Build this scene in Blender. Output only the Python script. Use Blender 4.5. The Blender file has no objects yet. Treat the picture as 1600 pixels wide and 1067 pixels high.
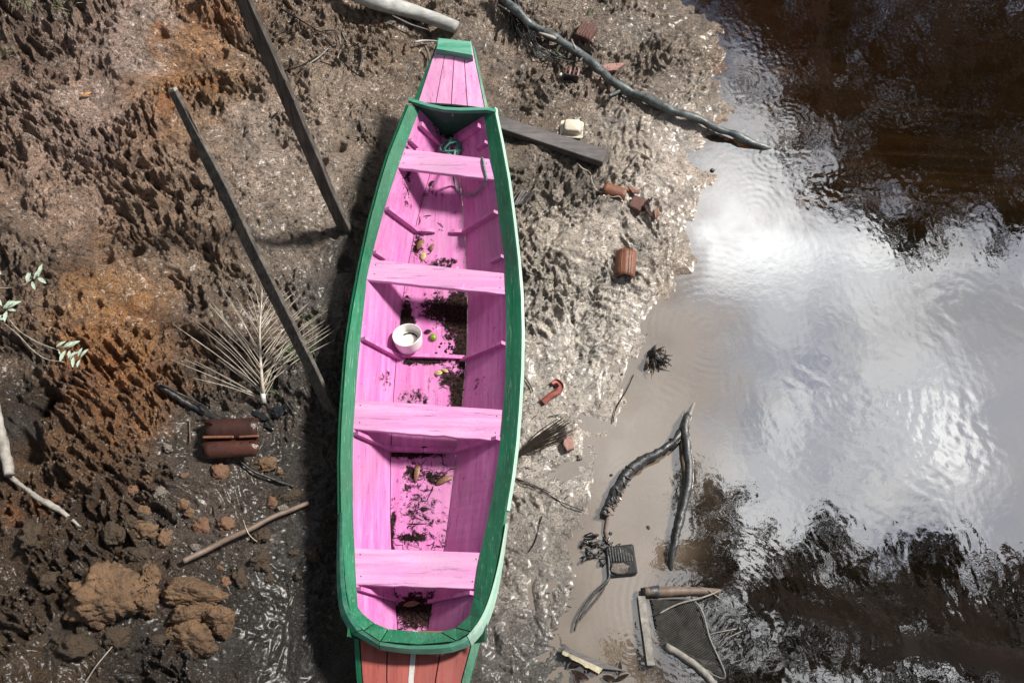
import bpy, math, random
import numpy as np
from mathutils import Vector, Matrix, noise as mnoise

rnd = random.Random(7)
rng = np.random.default_rng(11)
sc = bpy.context.scene
COL = sc.collection
R = math.radians

# ------------------------------------------------------------------ camera
PITCH = R(25.0); DIST = 6.86
cam_d = bpy.data.cameras.new('camera'); cam = bpy.data.objects.new('camera', cam_d); COL.objects.link(cam)
cam_d.sensor_width = 36.0; FPX = 1716.0; cam_d.lens = 36.0 * FPX / 1600.0
cam_d.clip_start = 0.1; cam_d.clip_end = 600
CAM = np.array([0.0, -DIST*math.sin(PITCH), DIST*math.cos(PITCH)])
cam.location = CAM; cam.rotation_euler = (PITCH, 0, 0)
sc.camera = cam

# ------------------------------------------------------------------ light, sky
SUN_AZ = R(66); SUN_EL = R(47)            # azimuth from +y (up the picture) towards +x (the creek)
sun_dir = Vector((math.sin(SUN_AZ)*math.cos(SUN_EL), math.cos(SUN_AZ)*math.cos(SUN_EL), math.sin(SUN_EL)))
sd = bpy.data.lights.new('sun', 'SUN'); sd.energy = 5.0; sd.angle = R(8.0); sd.color = (1.0, 0.955, 0.88)
sun = bpy.data.objects.new('sun', sd); COL.objects.link(sun)
sun.rotation_euler = sun_dir.to_track_quat('Z', 'Y').to_euler(); sun.location = (8, 5, 12)

W = bpy.data.worlds.new('World'); sc.world = W; W.use_nodes = True
nt = W.node_tree; nt.nodes.clear()
def nn(t, typ, **kw):
    n = t.nodes.new(typ)
    for k, v in kw.items(): setattr(n, k, v)
    return n
sky = nn(nt, 'ShaderNodeTexSky', sky_type='NISHITA'); sky.sun_disc = False
sky.sun_elevation = SUN_EL; sky.sun_rotation = SUN_AZ
bg = nn(nt, 'ShaderNodeBackground'); bg.inputs[1].default_value = 0.05
nt.links.new(sky.outputs[0], bg.inputs[0])
tc = nn(nt, 'ShaderNodeTexCoord')
sep = nn(nt, 'ShaderNodeSeparateXYZ'); nt.links.new(tc.outputs['Generated'], sep.inputs[0])
mz = nn(nt, 'ShaderNodeMath', operation='MAXIMUM'); nt.links.new(sep.outputs[2], mz.inputs[0]); mz.inputs[1].default_value = 0.03
cz = nn(nt, 'ShaderNodeVectorMath', operation='DIVIDE')
cmb = nn(nt, 'ShaderNodeCombineXYZ'); nt.links.new(mz.outputs[0], cmb.inputs[0]); nt.links.new(mz.outputs[0], cmb.inputs[1]); nt.links.new(mz.outputs[0], cmb.inputs[2])
nt.links.new(tc.outputs['Generated'], cz.inputs[0]); nt.links.new(cmb.outputs[0], cz.inputs[1])
cn = nn(nt, 'ShaderNodeTexNoise'); cn.inputs['Scale'].default_value = 2.3; cn.inputs['Detail'].default_value = 9; cn.inputs['Roughness'].default_value = 0.56
cn.inputs['Distortion'].default_value = 0.5
mp = nn(nt, 'ShaderNodeMapping'); mp.inputs['Location'].default_value = (3.1, 1.35, 0)
nt.links.new(cz.outputs[0], mp.inputs[0]); nt.links.new(mp.outputs[0], cn.inputs[0])
cr = nn(nt, 'ShaderNodeMapRange'); cr.inputs[1].default_value = 0.40; cr.inputs[2].default_value = 0.60; cr.interpolation_type = 'SMOOTHSTEP'
nt.links.new(cn.outputs[0], cr.inputs[0])
# cloud brightness: thick white towards the north, greyer patches
cn2 = nn(nt, 'ShaderNodeTexNoise'); cn2.inputs['Scale'].default_value = 5.0; cn2.inputs['Detail'].default_value = 6
nt.links.new(mp.outputs[0], cn2.inputs[0])
cbr = nn(nt, 'ShaderNodeMapRange'); cbr.inputs[1].default_value = 0.35; cbr.inputs[2].default_value = 0.65
cbr.inputs[3].default_value = 0.25; cbr.inputs[4].default_value = 0.58
nt.links.new(cn2.outputs[0], cbr.inputs[0])
cb = nn(nt, 'ShaderNodeBackground'); cb.inputs[0].default_value = (1.0, 0.985, 0.965, 1)
# cloud banks: brighter masses low over the north, a torn bright rim, duller cloud overhead
wn = nn(nt, 'ShaderNodeTexNoise'); wn.inputs['Scale'].default_value = 7.0; wn.inputs['Detail'].default_value = 6; nt.links.new(cz.outputs[0], wn.inputs[0])
wm = nn(nt, 'ShaderNodeVectorMath', operation='MULTIPLY_ADD'); nt.links.new(wn.outputs[1], wm.inputs[0]); wm.inputs[1].default_value = (.16, .16, 0); nt.links.new(cz.outputs[0], wm.inputs[2])
acc = cbr.outputs[0]
for (x, y, rx, ry, am) in ((.25+.08,.61+.08,.20,.22,.72),(.40+.08,.56+.08,.14,.10,.36),(.335+.08,.37+.08,.15,.20,.24),(.42+.08,.36+.08,.05,.16,.34),(.05+.08,.62+.08,.24,.22,.45),(.45+.08,.16+.08,.12,.05,.35),(-.5,.9,.3,.25,.5),(-.9,-.6,.35,.3,.5),(.9,-.7,.4,.3,.5)):
    s_ = nn(nt, 'ShaderNodeVectorMath', operation='SUBTRACT'); nt.links.new(wm.outputs[0], s_.inputs[0]); s_.inputs[1].default_value = (x, y, 0)
    q_ = nn(nt, 'ShaderNodeVectorMath', operation='MULTIPLY'); nt.links.new(s_.outputs[0], q_.inputs[0]); q_.inputs[1].default_value = (1/rx, 1/ry, 0)
    l_ = nn(nt, 'ShaderNodeVectorMath', operation='LENGTH'); nt.links.new(q_.outputs[0], l_.inputs[0])
    r_ = nn(nt, 'ShaderNodeMapRange', interpolation_type='SMOOTHSTEP'); nt.links.new(l_.outputs['Value'], r_.inputs[0]); r_.inputs[1].default_value = .0; r_.inputs[2].default_value = 1.15; r_.inputs[3].default_value = am; r_.inputs[4].default_value = 0
    a_n = nn(nt, 'ShaderNodeMath', operation='ADD'); nt.links.new(acc, a_n.inputs[0]); nt.links.new(r_.outputs[0], a_n.inputs[1]); acc = a_n.outputs[0]
    if am > .3 and x > 0 and y > 0:
        m_n = nn(nt, 'ShaderNodeMath', operation='MAXIMUM'); nt.links.new(cr.outputs[0] if 'cov' not in globals() else cov, m_n.inputs[0])
        k_n = nn(nt, 'ShaderNodeMath', operation='MULTIPLY'); nt.links.new(r_.outputs[0], k_n.inputs[0]); k_n.inputs[1].default_value = 1/am; nt.links.new(k_n.outputs[0], m_n.inputs[1]); cov = m_n.outputs[0]
nt.links.new(acc, cb.inputs[1])
mixw = nn(nt, 'ShaderNodeMixShader')
nt.links.new(cov, mixw.inputs[0]); nt.links.new(bg.outputs[0], mixw.inputs[1]); nt.links.new(cb.outputs[0], mixw.inputs[2])
wo = nn(nt, 'ShaderNodeOutputWorld'); nt.links.new(mixw.outputs[0], wo.inputs[0])

vs = sc.view_settings; vs.view_transform = 'Standard'; vs.look = 'None'; vs.gamma = 1.0; vs.use_curve_mapping = False; vs.exposure = 0.40
sc.cycles.max_bounces = 6; sc.cycles.transparent_max_bounces = 12; sc.cycles.caustics_reflective = False; sc.cycles.caustics_refractive = False

# ------------------------------------------------------------------ pixel <-> world tracing helpers
cp_, sp_ = math.cos(PITCH), math.sin(PITCH)
def ray(px, py):
    x = (px-800)/FPX; y = -(py-533.5)/FPX
    return np.array([x, y*cp_ + sp_, y*sp_ - cp_])
def P(px, py, z=0.0):
    d = ray(px, py); t = (z-CAM[2])/d[2]
    return np.array([CAM[0]+t*d[0], CAM[1]+t*d[1], z])
def proj(x, y, z):
    rx = x-CAM[0]; ry = y-CAM[1]; rz = z-CAM[2]
    dep = -(-ry*sp_ + rz*cp_)
    up = ry*cp_ + rz*sp_
    return 800 + FPX*rx/dep, 533.5 - FPX*up/dep
def depth(p): return float(-(-(p[1]-CAM[1])*sp_ + (p[2]-CAM[2])*cp_))
def mpp(p): return depth(p)/FPX

# ------------------------------------------------------------------ numpy noise
_g = np.random.default_rng(5); _ang = _g.random(1024)*2*np.pi; _GX = np.cos(_ang); _GY = np.sin(_ang)
def _h(ix, iy, s):
    v = (ix.astype(np.int64)*374761393 + iy.astype(np.int64)*668265263 + s*1442695041) & 0xffffffff
    v = ((v ^ (v >> 13))*1274126177) & 0xffffffff
    return (v ^ (v >> 16)) & 1023
def perlin(x, y, s=0):
    x = np.asarray(x, float); y = np.asarray(y, float)
    xi = np.floor(x); yi = np.floor(y); fx = x-xi; fy = y-yi
    u = fx*fx*fx*(fx*(fx*6-15)+10); v = fy*fy*fy*(fy*(fy*6-15)+10)
    def g(ax, ay):
        k = _h(xi+ax, yi+ay, s); return _GX[k]*(fx-ax)+_GY[k]*(fy-ay)
    a = g(0,0); b = g(1,0); c = g(0,1); d = g(1,1)
    return (a+(b-a)*u + ((c+(d-c)*u)-(a+(b-a)*u))*v)*1.5
def fbm(x, y, o=4, s=0, g=0.5):
    r = 0; a = 1.0
    for i in range(o):
        r = r + a*perlin(x*2.03**i+i*17.3, y*2.03**i-i*9.1, s+i); a *= g
    return r
def rmf(x, y, o=5, s=0, g=.62):
    """ridged multifractal, roughly 0..1.5"""
    r = 0; a = 1.; w = 1.; tot = 0
    for i in range(o):
        n = (1-np.abs(perlin(x*2.05**i+i*7.7, y*2.05**i-i*3.1, s+i)))**2
        r = r + a*n*w; w = np.clip(n*1.3, .15, 1); tot += a; a *= g
    return r/tot*1.35
def sstep(a, b, x):
    t = np.clip((x-a)/(b-a), 0, 1); return t*t*(3-2*t)

# ------------------------------------------------------------------ terrain
SHORE_PX = [(1035,-260),(1040,-60),(1060,0),(1128,45),(1135,85),(1112,120),(1150,165),(1105,205),(1080,245),(1108,270),(1092,318),(1075,360),
            (1085,420),(1040,455),(1008,492),(1022,530),(992,560),(972,610),(962,660),(935,700),(920,750),(915,800),(892,850),(905,900),(895,950),(880,990),(890,1040),(880,1120),(860,1300)]
SH = np.array([P(a,b,0)[:2] for a,b in SHORE_PX])
SH = np.vstack([[SH[0][0]-8, 70], [SH[0][0]-1.5, 12], SH, [SH[-1][0]-1.5, -12], [SH[-1][0]-6, -70]])
def shore_d(x, y):
    """signed distance to the shoreline, positive on the mud (west) side"""
    best = np.full(x.shape, 1e9); xs_at = np.zeros(x.shape)
    for (x0,y0),(x1,y1) in zip(SH[:-1], SH[1:]):
        dx, dy = x1-x0, y1-y0
        t = np.clip(((x-x0)*dx+(y-y0)*dy)/(dx*dx+dy*dy), 0, 1)
        d2 = (x-x0-t*dx)**2 + (y-y0-t*dy)**2
        best = np.minimum(best, d2)
    ys = SH[::-1,1]; xs = SH[::-1,0]
    side = np.interp(y, ys, xs) - x           # polyline is (almost) a graph over y
    return np.sqrt(best)*np.sign(side)

# boat frame -------------------------------------------------------
_a = P(705,168,0.62)[:2]; _b = P(645,990,0.58)[:2]
BO = (_a+_b)/2; BV = (_a-_b)/np.linalg.norm(_a-_b); BU = np.array([BV[1], -BV[0]])
def to_boat(x, y): return (x-BO[0])*BU[0]+(y-BO[1])*BU[1], (x-BO[0])*BV[0]+(y-BO[1])*BV[1]

HOLES = [(135,270,.035),(82,208,.03),(255,55,.035),(300,240,.05),(258,195,.04),(165,315,.04),(150,385,.03),(150,515,.04),(190,565,.05),(165,400,.05),
         (215,395,.05),(245,405,.05),(60,625,.10),(40,700,.10),(140,640,.05),(120,460,.035),(150,475,.035),(75,620,.05),(330,560,.04),(380,60,.05),
         (470,110,.05),(440,225,.04),(500,250,.05),(530,230,.05),(345,80,.05),(515,100,.04),(560,330,.05),(520,330,.05),(540,410,.06),(100,975,.06),(250,880,.05),
         (40,790,.06),(170,880,.05),(870,400,.03),(1010,445,.03),(1015,420,.04),(600,420,.05),(815,760,.05),(800,975,.07),(870,960,.05),(240,290,.04),(270,320,.05)]
_hz = []
def ground_h(x, y, holes=True):
    x = np.asarray(x, float); y = np.asarray(y, float)
    wx = fbm(x*1.7, y*1.7, 3, 40)*.10; wy = fbm(x*1.7+9, y*1.7, 3, 50)*.10
    d = shore_d(x, y) + .060*fbm(x*4, y*4, 4, 60, .6) + .016*perlin(x*19, y*19, 63)
    pos = np.maximum(d, 0); neg = np.minimum(d, 0)
    smf = sstep(.35, -.35, y)*sstep(.80, .25, pos)
    h = .115*(1-np.exp(-pos/.55))*(1-.52*smf) - .004*smf*sstep(0, .1, pos) + neg*.20*np.exp(neg*.25)
    h = np.where(d < 0, np.maximum(h, -.75), h)
    h = np.where(d < -14, -.75+np.minimum((-14-d)*.25, 2.0), h)
    # the bank climbs on the left
    L = np.clip(-1.22-x + .12*fbm(x, y, 2, 70), 0, None)
    h = h + 1.1*(1-np.exp(-L*.30))*np.where(L>0, 1, 0)
    h = h + .05*fbm(x*.8+3, y*.8, 2, 80)*sstep(.2, .8, d)
    X = x+wx; Y = y+wy
    wl = sstep(-.9, -1.7, x)                       # left bank
    wr = sstep(-.01, .06, d)*(1-wl)                 # wet mud
    # rotated coordinates: creases run down to the right
    c, s = math.cos(R(-42)), math.sin(R(-42))
    U = X*c+Y*s; V = -X*s+Y*c
    lob = np.abs(perlin(X*3.4, Y*3.4, 1)); lob2 = np.abs(perlin(X*8.2+5, Y*8.2, 2)); lob3 = np.abs(perlin(X*17+5, Y*17, 3))
    grow = .30+.70*sstep(.0, .45, d); sm = sstep(.35, -.45, y)
    rough_patch = sstep(-.30, .25, fbm(X*1.6, Y*1.6, 2, 90))
    crunch = rmf(X*11, Y*11, 5, 120, .70)
    m = (.060*lob + .034*lob2 + .018*lob3*(.4+rough_patch) + .060*(crunch-.75)*(.50+.8*rough_patch)*(1-.45*sm))*grow
    mm = m - .030*grow
    puddle = sstep(.05, -.25, fbm(x*2.1+4, y*2.1, 2, 95))
    mm = mm*(1-.72*puddle)
    h = h + wr*mm
    pt = sstep(-.22, .22, fbm(X*1.15+7, Y*1.5, 3, 97))*1.12
    r1 = 1-np.abs(perlin(U*1.6, V*3.0, 5)); r2 = np.abs(perlin(U*4.2+3, V*7, 6)); r3 = np.abs(perlin(U*9+3, V*14, 61))
    cr1 = rmf(U*10, V*16, 5, 130, .70)
    l = .11*(r1-.6) + .085*(r2-.25)*(.35+.9*pt) + .045*(r3-.25)*(.35+.9*pt) + .074*(cr1-.75)*(.26+.95*pt)
    h = h + wl*l
    # scattered tiny pits everywhere on land
    pit = sstep(.52, .78, perlin(X*15, Y*19, 14))*.030 + sstep(.55, .8, perlin(X*31, Y*33, 15))*.012
    h = h - pit*.62*sstep(.05, .2, d)*(1-.6*wr*sm)
    floor_ = .004+.02*sstep(.10, .5, d)
    h = np.where(d > .10+.55*smf, np.maximum(h, floor_+.15*np.minimum(h-floor_, 0)), h)
    u, v = to_boat(x, y)
    bm = sstep(.56, .36, np.abs(u))*sstep(2.75, 2.45, np.abs(v))
    h = h + .19*sstep(-.26, -.62, u)*np.where(d > 0, 1, 0)
    h = h*(1-bm) + bm*np.minimum(h, .10+.16*sstep(-.26, -.62, u))
    if holes:
        for hx, hy, hr in _hz:
            q = ((x-hx)**2+(y-hy)**2)/(hr*hr)
            h = np.where(q < 6, h - np.minimum(hr*1.9, np.maximum(h-.006, 0))*np.exp(-q**1.5)*(1+.0*x), h)
    return h
def gz(x, y):
    if GZ is None or not (GZ[0][0] < x < GZ[0][-1] and GZ[1][0] < y < GZ[1][-1]): return float(ground_h(np.array([x]), np.array([y]))[0])
    ax, ay, z = GZ; i = int(np.searchsorted(ax, x))-1; j = int(np.searchsorted(ay, y))-1
    fx = (x-ax[i])/(ax[i+1]-ax[i]); fy = (y-ay[j])/(ay[j+1]-ay[j])
    return float((z[j,i]*(1-fx)+z[j,i+1]*fx)*(1-fy)+(z[j+1,i]*(1-fx)+z[j+1,i+1]*fx)*fy)
GZ = None
def G(px, py, dz=0.0):
    z = 0.1
    for _ in range(7):
        p = P(px, py, z); z = .5*z + .5*gz(p[0], p[1])
    p = P(px, py, z); p[2] = max(gz(p[0], p[1]), 0.0)+dz if True else 0
    return P(px, py, p[2])
_tmp = []
for a, b, r in HOLES:
    p = G(a, b); _tmp.append((p[0], p[1], r*.8))
_hz = _tmp

# ------------------------------------------------------------------ node / material helpers
def mat(name):
    m = bpy.data.materials.new(name); m.use_nodes = True; t = m.node_tree; t.nodes.clear()
    o = nn(t, 'ShaderNodeOutputMaterial'); b = nn(t, 'ShaderNodeBsdfPrincipled'); t.links.new(b.outputs[0], o.inputs[0])
    return m, t, b, o
def c4(c): return (c[0], c[1], c[2], 1)
def noise(t, vec, scale, detail=4, rough=.55, dist=0, mapping=None):
    if mapping is not None:
        m = nn(t, 'ShaderNodeMapping'); m.inputs['Scale'].default_value = mapping; t.links.new(vec, m.inputs[0]); vec = m.outputs[0]
    n = nn(t, 'ShaderNodeTexNoise'); n.inputs['Scale'].default_value = scale; n.inputs['Detail'].default_value = detail
    n.inputs['Roughness'].default_value = rough; n.inputs['Distortion'].default_value = dist
    t.links.new(vec, n.inputs['Vector']); return n.outputs[0]
def mrange(t, v, a, b, c=0., d=1., smooth=False):
    n = nn(t, 'ShaderNodeMapRange'); t.links.new(v, n.inputs[0])
    for i, q in enumerate((a, b, c, d)): n.inputs[i+1].default_value = q
    if smooth: n.interpolation_type = 'SMOOTHSTEP'
    return n.outputs[0]
def mixc(t, f, a, b, mode='MIX'):
    n = nn(t, 'ShaderNodeMix', data_type='RGBA', blend_type=mode); n.clamp_factor = True
    if isinstance(f, (int, float)): n.inputs[0].default_value = f
    else: t.links.new(f, n.inputs[0])
    for k, v in ((6, a), (7, b)):
        if isinstance(v, (tuple, list)): n.inputs[k].default_value = c4(v)
        else: t.links.new(v, n.inputs[k])
    return n.outputs[2]
def mth(t, op, a, b=None):
    n = nn(t, 'ShaderNodeMath', operation=op)
    for k, v in ((0, a), (1, b)):
        if v is None: continue
        if isinstance(v, (int, float)): n.inputs[k].default_value = v
        else: t.links.new(v, n.inputs[k])
    return n.outputs[0]
def bump(t, b, h, strength=.3, dist=.01):
    n = nn(t, 'ShaderNodeBump'); n.inputs['Strength'].default_value = strength; n.inputs['Distance'].default_value = dist
    t.links.new(h, n.inputs['Height']); t.links.new(n.outputs[0], b.inputs['Normal']); return n
def objvec(t): return nn(t, 'ShaderNodeTexCoord').outputs['Object']

def mat_rock(name, c1, c2, c3, rough=.75, scale=14, bs=.8):
    m, t, b, o = mat(name); v = objvec(t)
    n1 = noise(t, v, scale*.35, 5, .65); n2 = noise(t, v, scale*2.2, 6, .7)
    c = mixc(t, mrange(t, n1, .35, .65), c1, c2); c = mixc(t, mrange(t, n2, .55, .68), c, c3)
    t.links.new(c, b.inputs['Base Color']); b.inputs['Roughness'].default_value = rough
    h = mth(t, 'ADD', n2, mth(t, 'MULTIPLY', noise(t, v, scale*6, 4, .7), .5)); bump(t, b, h, bs, .035)
    return m
def mat_wood(name, c1, c2, rough=.7, sc_=(40, 3, 40), bs=.5, spec=.5, grain=1.0, wet=False):
    m, t, b, o = mat(name); v = objvec(t)
    n1 = noise(t, v, 1.0*grain, 5, .7, .3, sc_); n2 = noise(t, v, 9, 4, .6)
    c = mixc(t, mrange(t, n1, .35, .65), c1, c2); c = mixc(t, mrange(t, n2, .42, .75, 0, .6), c, tuple(x*.45 for x in c1))
    t.links.new(c, b.inputs['Base Color']); b.inputs['Roughness'].default_value = rough
    b.inputs['Specular IOR Level'].default_value = spec
    bump(t, b, n1, bs, .006)
    return m
def mat_plain(name, c, rough=.6, var=.25, scale=30, bs=.15):
    m, t, b, o = mat(name); v = objvec(t)
    n = noise(t, v, scale, 4, .6)
    cc = mixc(t, mrange(t, n, .35, .65), tuple(x*(1-var) for x in c), tuple(min(1, x*(1+var)) for x in c))
    t.links.new(cc, b.inputs['Base Color']); b.inputs['Roughness'].default_value = rough
    bump(t, b, n, bs, .004)
    if max(c) < .03: b.inputs['Specular IOR Level'].default_value = .15
    return m

def mat_paint(name, base, light, dirtc=(.05,.035,.03), wear=.5, rough=.45, blobs=None, axis='y', streak=(0.), under=(.30,.24,.20), seams=None):
    """old brush paint on boards: faded streaks, scratches, specks of dirt, optional stained places (blobs: x,y,rx,ry,amount in object space)"""
    m, t, b, o = mat(name); v = objvec(t)
    sc1 = (26, 1.6, 26) if axis == 'y' else (1.6, 26, 26)
    sc2 = (150, 6, 150) if axis == 'y' else (6, 150, 150)
    n1 = noise(t, v, 1, 5, .6, .2, sc1); n2 = noise(t, v, 2.2, 5, .65)
    c = mixc(t, mrange(t, n1, .38, .66, 0, .75), base, light)
    c = mixc(t, mrange(t, n2, .40, .72, 0, .45), c, tuple(x*.74 for x in base))
    n3 = noise(t, v, 1, 5, .8, .4, sc2)
    c = mixc(t, mrange(t, n3, .58, .64, 0, .55*wear+.1), c, under)
    n4 = noise(t, v, 70, 6, .78); n5 = noise(t, v, 5, 3, .6)
    spk = mth(t, 'MULTIPLY', mrange(t, n4, .60, .66), mrange(t, n5, .42, .62, .12, 1))
    c = mixc(t, mth(t, 'MULTIPLY', spk, .75*wear+.1), c, dirtc)
    n6 = noise(t, v, 13, 7, .8, .6)
    chip = mrange(t, n6, .655, .675, 0, 1)
    c = mixc(t, mth(t, 'MULTIPLY', chip, .8*wear), c, tuple(min(1, x*1.1+.18) for x in light))
    n8 = noise(t, v, 1.3, 6, .7, .5); dust = tuple(x*.5+.5*(sum(base)/3) for x in base)
    c = mixc(t, mrange(t, n8, .46, .66, 0, .55), c, tuple(x*.80 for x in dust))
    n9 = noise(t, v, 1, 6, .85, .25, tuple(q*1.7 for q in sc1)); c = mixc(t, mrange(t, n9, .57, .63, 0, .30+.40*wear), c, tuple(x*.30 for x in base))
    rgh = mrange(t, n2, .3, .7, rough-.1, rough+.2)
    if blobs:
        acc = None
        for (x, y, rx, ry, am) in blobs:
            s = nn(t, 'ShaderNodeVectorMath', operation='SUBTRACT'); t.links.new(v, s.inputs[0]); s.inputs[1].default_value = (x, y, 0)
            q = nn(t, 'ShaderNodeVectorMath', operation='MULTIPLY'); t.links.new(s.outputs[0], q.inputs[0]); q.inputs[1].default_value = (1/rx, 1/ry, 0)
            l = nn(t, 'ShaderNodeVectorMath', operation='LENGTH'); t.links.new(q.outputs[0], l.inputs[0])
            k = mrange(t, l.outputs['Value'], 0, 1, am, 0)
            acc = k if acc is None else mth(t, 'MAXIMUM', acc, k)
        nb = noise(t, v, 22, 7, .80, .5)
        thr = mth(t, 'SUBTRACT', mth(t, 'ADD', acc, mth(t, 'MULTIPLY', nb, 1.9)), 1.20)
        msk = mrange(t, thr, -.02, .10)
        dc = mixc(t, mrange(t, noise(t, v, 60, 4, .7), .4, .6), (.005,.004,.004), (.040,.022,.020))
        c = mixc(t, msk, c, dc); t.links.new(mrange(t, msk, 0, 1, .45, .03), b.inputs['Specular IOR Level']); rgh_m = msk
    t.links.new(c, b.inputs['Base Color']); t.links.new(rgh, b.inputs['Roughness'])
    h = mth(t, 'ADD', n1, mth(t, 'MULTIPLY', n3, .6)); bump(t, b, h, .35, .003)
    return m

# ------------------------------------------------------------------ object helpers
def root_offset(o):
    v = Vector((0,0,0))
    while o is not None: v += o.location; o = o.parent
    return v
def mk(name, V, F, m, parent=None, smooth=False, loc=None, coll=None):
    """one mesh object; V in world coordinates"""
    V = np.asarray(V, float).reshape(-1, 3)
    if parent is not None: off = np.array(root_offset(parent))
    elif loc is not None: off = np.array(loc, float)
    else: off = np.array([V[:,0].mean(), V[:,1].mean(), V[:,2].min()])
    me = bpy.data.meshes.new(name); me.from_pydata((V-off).tolist(), [], [tuple(f) for f in F])
    if m is not None: me.materials.append(m)
    if smooth: me.polygons.foreach_set('use_smooth', [True]*len(me.polygons))
    o = bpy.data.objects.new(name, me); COL.objects.link(o)
    if parent is not None: o.parent = parent
    else: o.location = off
    return o
def thing(name, label, cat, loc, group=None):
    o = bpy.data.objects.new(name, None); COL.objects.link(o); o.location = loc; o.empty_display_size = .1
    return tag(o, label, cat, group)
def tag(o, label, cat, group=None):
    o['label'] = label; o['category'] = cat
    if group: o['group'] = group
    return o
def loft(secs, closed=False, caps=True):
    n = len(secs[0]); V = [p for s in secs for p in s]; F = []
    k = len(secs); rngk = range(k if closed else k-1)
    for i in rngk:
        a = i*n; b = ((i+1) % k)*n
        for j in range(n):
            F.append((a+j, a+(j+1) % n, b+(j+1) % n, b+j))
    if caps and not closed: F.append(tuple(range(n-1, -1, -1))); F.append(tuple((k-1)*n+j for j in range(n)))
    return V, F
def join(*meshes):
    V = []; F = []
    for v, f in meshes:
        o = len(V); V += [tuple(p) for p in v]; F += [tuple(i+o for i in q) for q in f]
    return V, F
def tube(pts, rad, n=8, lump=0., seed=0, caps=True, flat=1.0):
    pts = [Vector(p) for p in pts]; k = len(pts)
    if isinstance(rad, (int, float)): rad = [rad]*k
    T = [(pts[min(i+1, k-1)]-pts[max(i-1, 0)]).normalized() for i in range(k)]
    up = Vector((0,0,1)) if abs(T[0].z) < .9 else Vector((1,0,0))
    nrm = (up - T[0]*up.dot(T[0])).normalized(); secs = []
    for i in range(k):
        nrm = (nrm - T[i]*nrm.dot(T[i])).normalized(); bi = T[i].cross(nrm)
        s = []
        for j in range(n):
            a = 2*math.pi*j/n; r = rad[i]
            dirv = nrm*math.cos(a)*flat + bi*math.sin(a)
            if lump:
                q = pts[i]+dirv*r
                r *= 1+lump*mnoise.noise(q*(1.2/max(rad[i], .004))*.4+Vector((seed*3.1, 0, 0))) + .5*lump*mnoise.noise(q*(1.2/max(rad[i], .004))+Vector((seed, 5, 0)))
            s.append(tuple(pts[i]+dirv*r))
        secs.append(s)
    return loft(secs, False, caps)
def smooth_path(pts, n, jit=0., seed=0):
    pts = [np.array(p, float) for p in pts]; k = len(pts); out = []
    seg = [np.linalg.norm(pts[i+1]-pts[i]) for i in range(k-1)]; cum = np.concatenate([[0], np.cumsum(seg)])
    for q in range(n):
        s = cum[-1]*q/(n-1); i = min(int(np.searchsorted(cum, s, 'right'))-1, k-2); i = max(i, 0); t = (s-cum[i])/max(seg[i], 1e-9)
        p0 = pts[max(i-1, 0)]; p1 = pts[i]; p2 = pts[i+1]; p3 = pts[min(i+2, k-1)]
        p = .5*((2*p1)+(-p0+p2)*t+(2*p0-5*p1+4*p2-p3)*t*t+(-p0+3*p1-3*p2+p3)*t**3)
        if jit:
            w = Vector((s*9+seed*7.7, seed*3.3, 0)); p = p + jit*np.array(mnoise.noise_vector(w))
        out.append(p)
    return out
def box(lx, ly, lz, bev=.0):
    """box standing on z=0 with chamfered vertical and top edges"""
    if bev <= 0: bev = min(lx, ly, lz)*.04
    def ringp(dx, dy, z, c): 
        return [(-dx+c,-dy,z),(dx-c,-dy,z),(dx,-dy+c,z),(dx,dy-c,z),(dx-c,dy,z),(-dx+c,dy,z),(-dx,dy-c,z),(-dx,-dy+c,z)]
    return loft([ringp(lx/2, ly/2, 0, bev), ringp(lx/2, ly/2, lz-bev, bev), ringp(lx/2-bev, ly/2-bev, lz, bev)])
def xf(VF, loc, rz=0, rx=0, ry=0, s=1):
    V, F = VF; M = Matrix.Translation(Vector(loc)) @ Matrix.Rotation(rz, 4, 'Z') @ Matrix.Rotation(ry, 4, 'Y') @ Matrix.Rotation(rx, 4, 'X') @ Matrix.Scale(s, 4)
    return [tuple(M @ Vector(p)) for p in V], F
def kids_seed(): return rnd.random()*100
def rock(cx, cy, cz, rx, ry, rz_, rot=0, sub=3, seed=0, planes=9, rough=.12, sink=.25):
    """angular clod: sphere cut by random planes, roughened"""
    import bmesh
    bm = bmesh.new(); bmesh.ops.create_icosphere(bm, subdivisions=sub, radius=1.0)
    r_ = random.Random(seed*13+1); pl = []
    for _ in range(planes):
        n = Vector((r_.gauss(0,1), r_.gauss(0,1), r_.gauss(0,.7))).normalized(); pl.append((n, r_.uniform(.62, .9)))
    V = []; M = Matrix.Rotation(rot, 3, 'Z')
    for v in bm.verts:
        d = v.co.normalized(); r = 1.0
        for n, k in pl:
            q = d.dot(n)
            if q > .05: r = min(r, k/q)
        r *= 1 + rough*(mnoise.fractal(d*2.2+Vector((seed, 0, 0)), .7, 2.1, 6) - .55*abs(mnoise.noise(d*5+Vector((seed, 3, 0)))) + .4*mnoise.noise(d*13+Vector((seed, 3, 0))))
        p = M @ Vector((d.x*r*rx, d.y*r*ry, d.z*r*rz_)); V.append((cx+p.x, cy+p.y, cz+p.z+rz_*(1-sink)*.6))
    F = [tuple(q.index for q in f.verts) for f in bm.faces]; bm.free()
    return V, F

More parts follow.
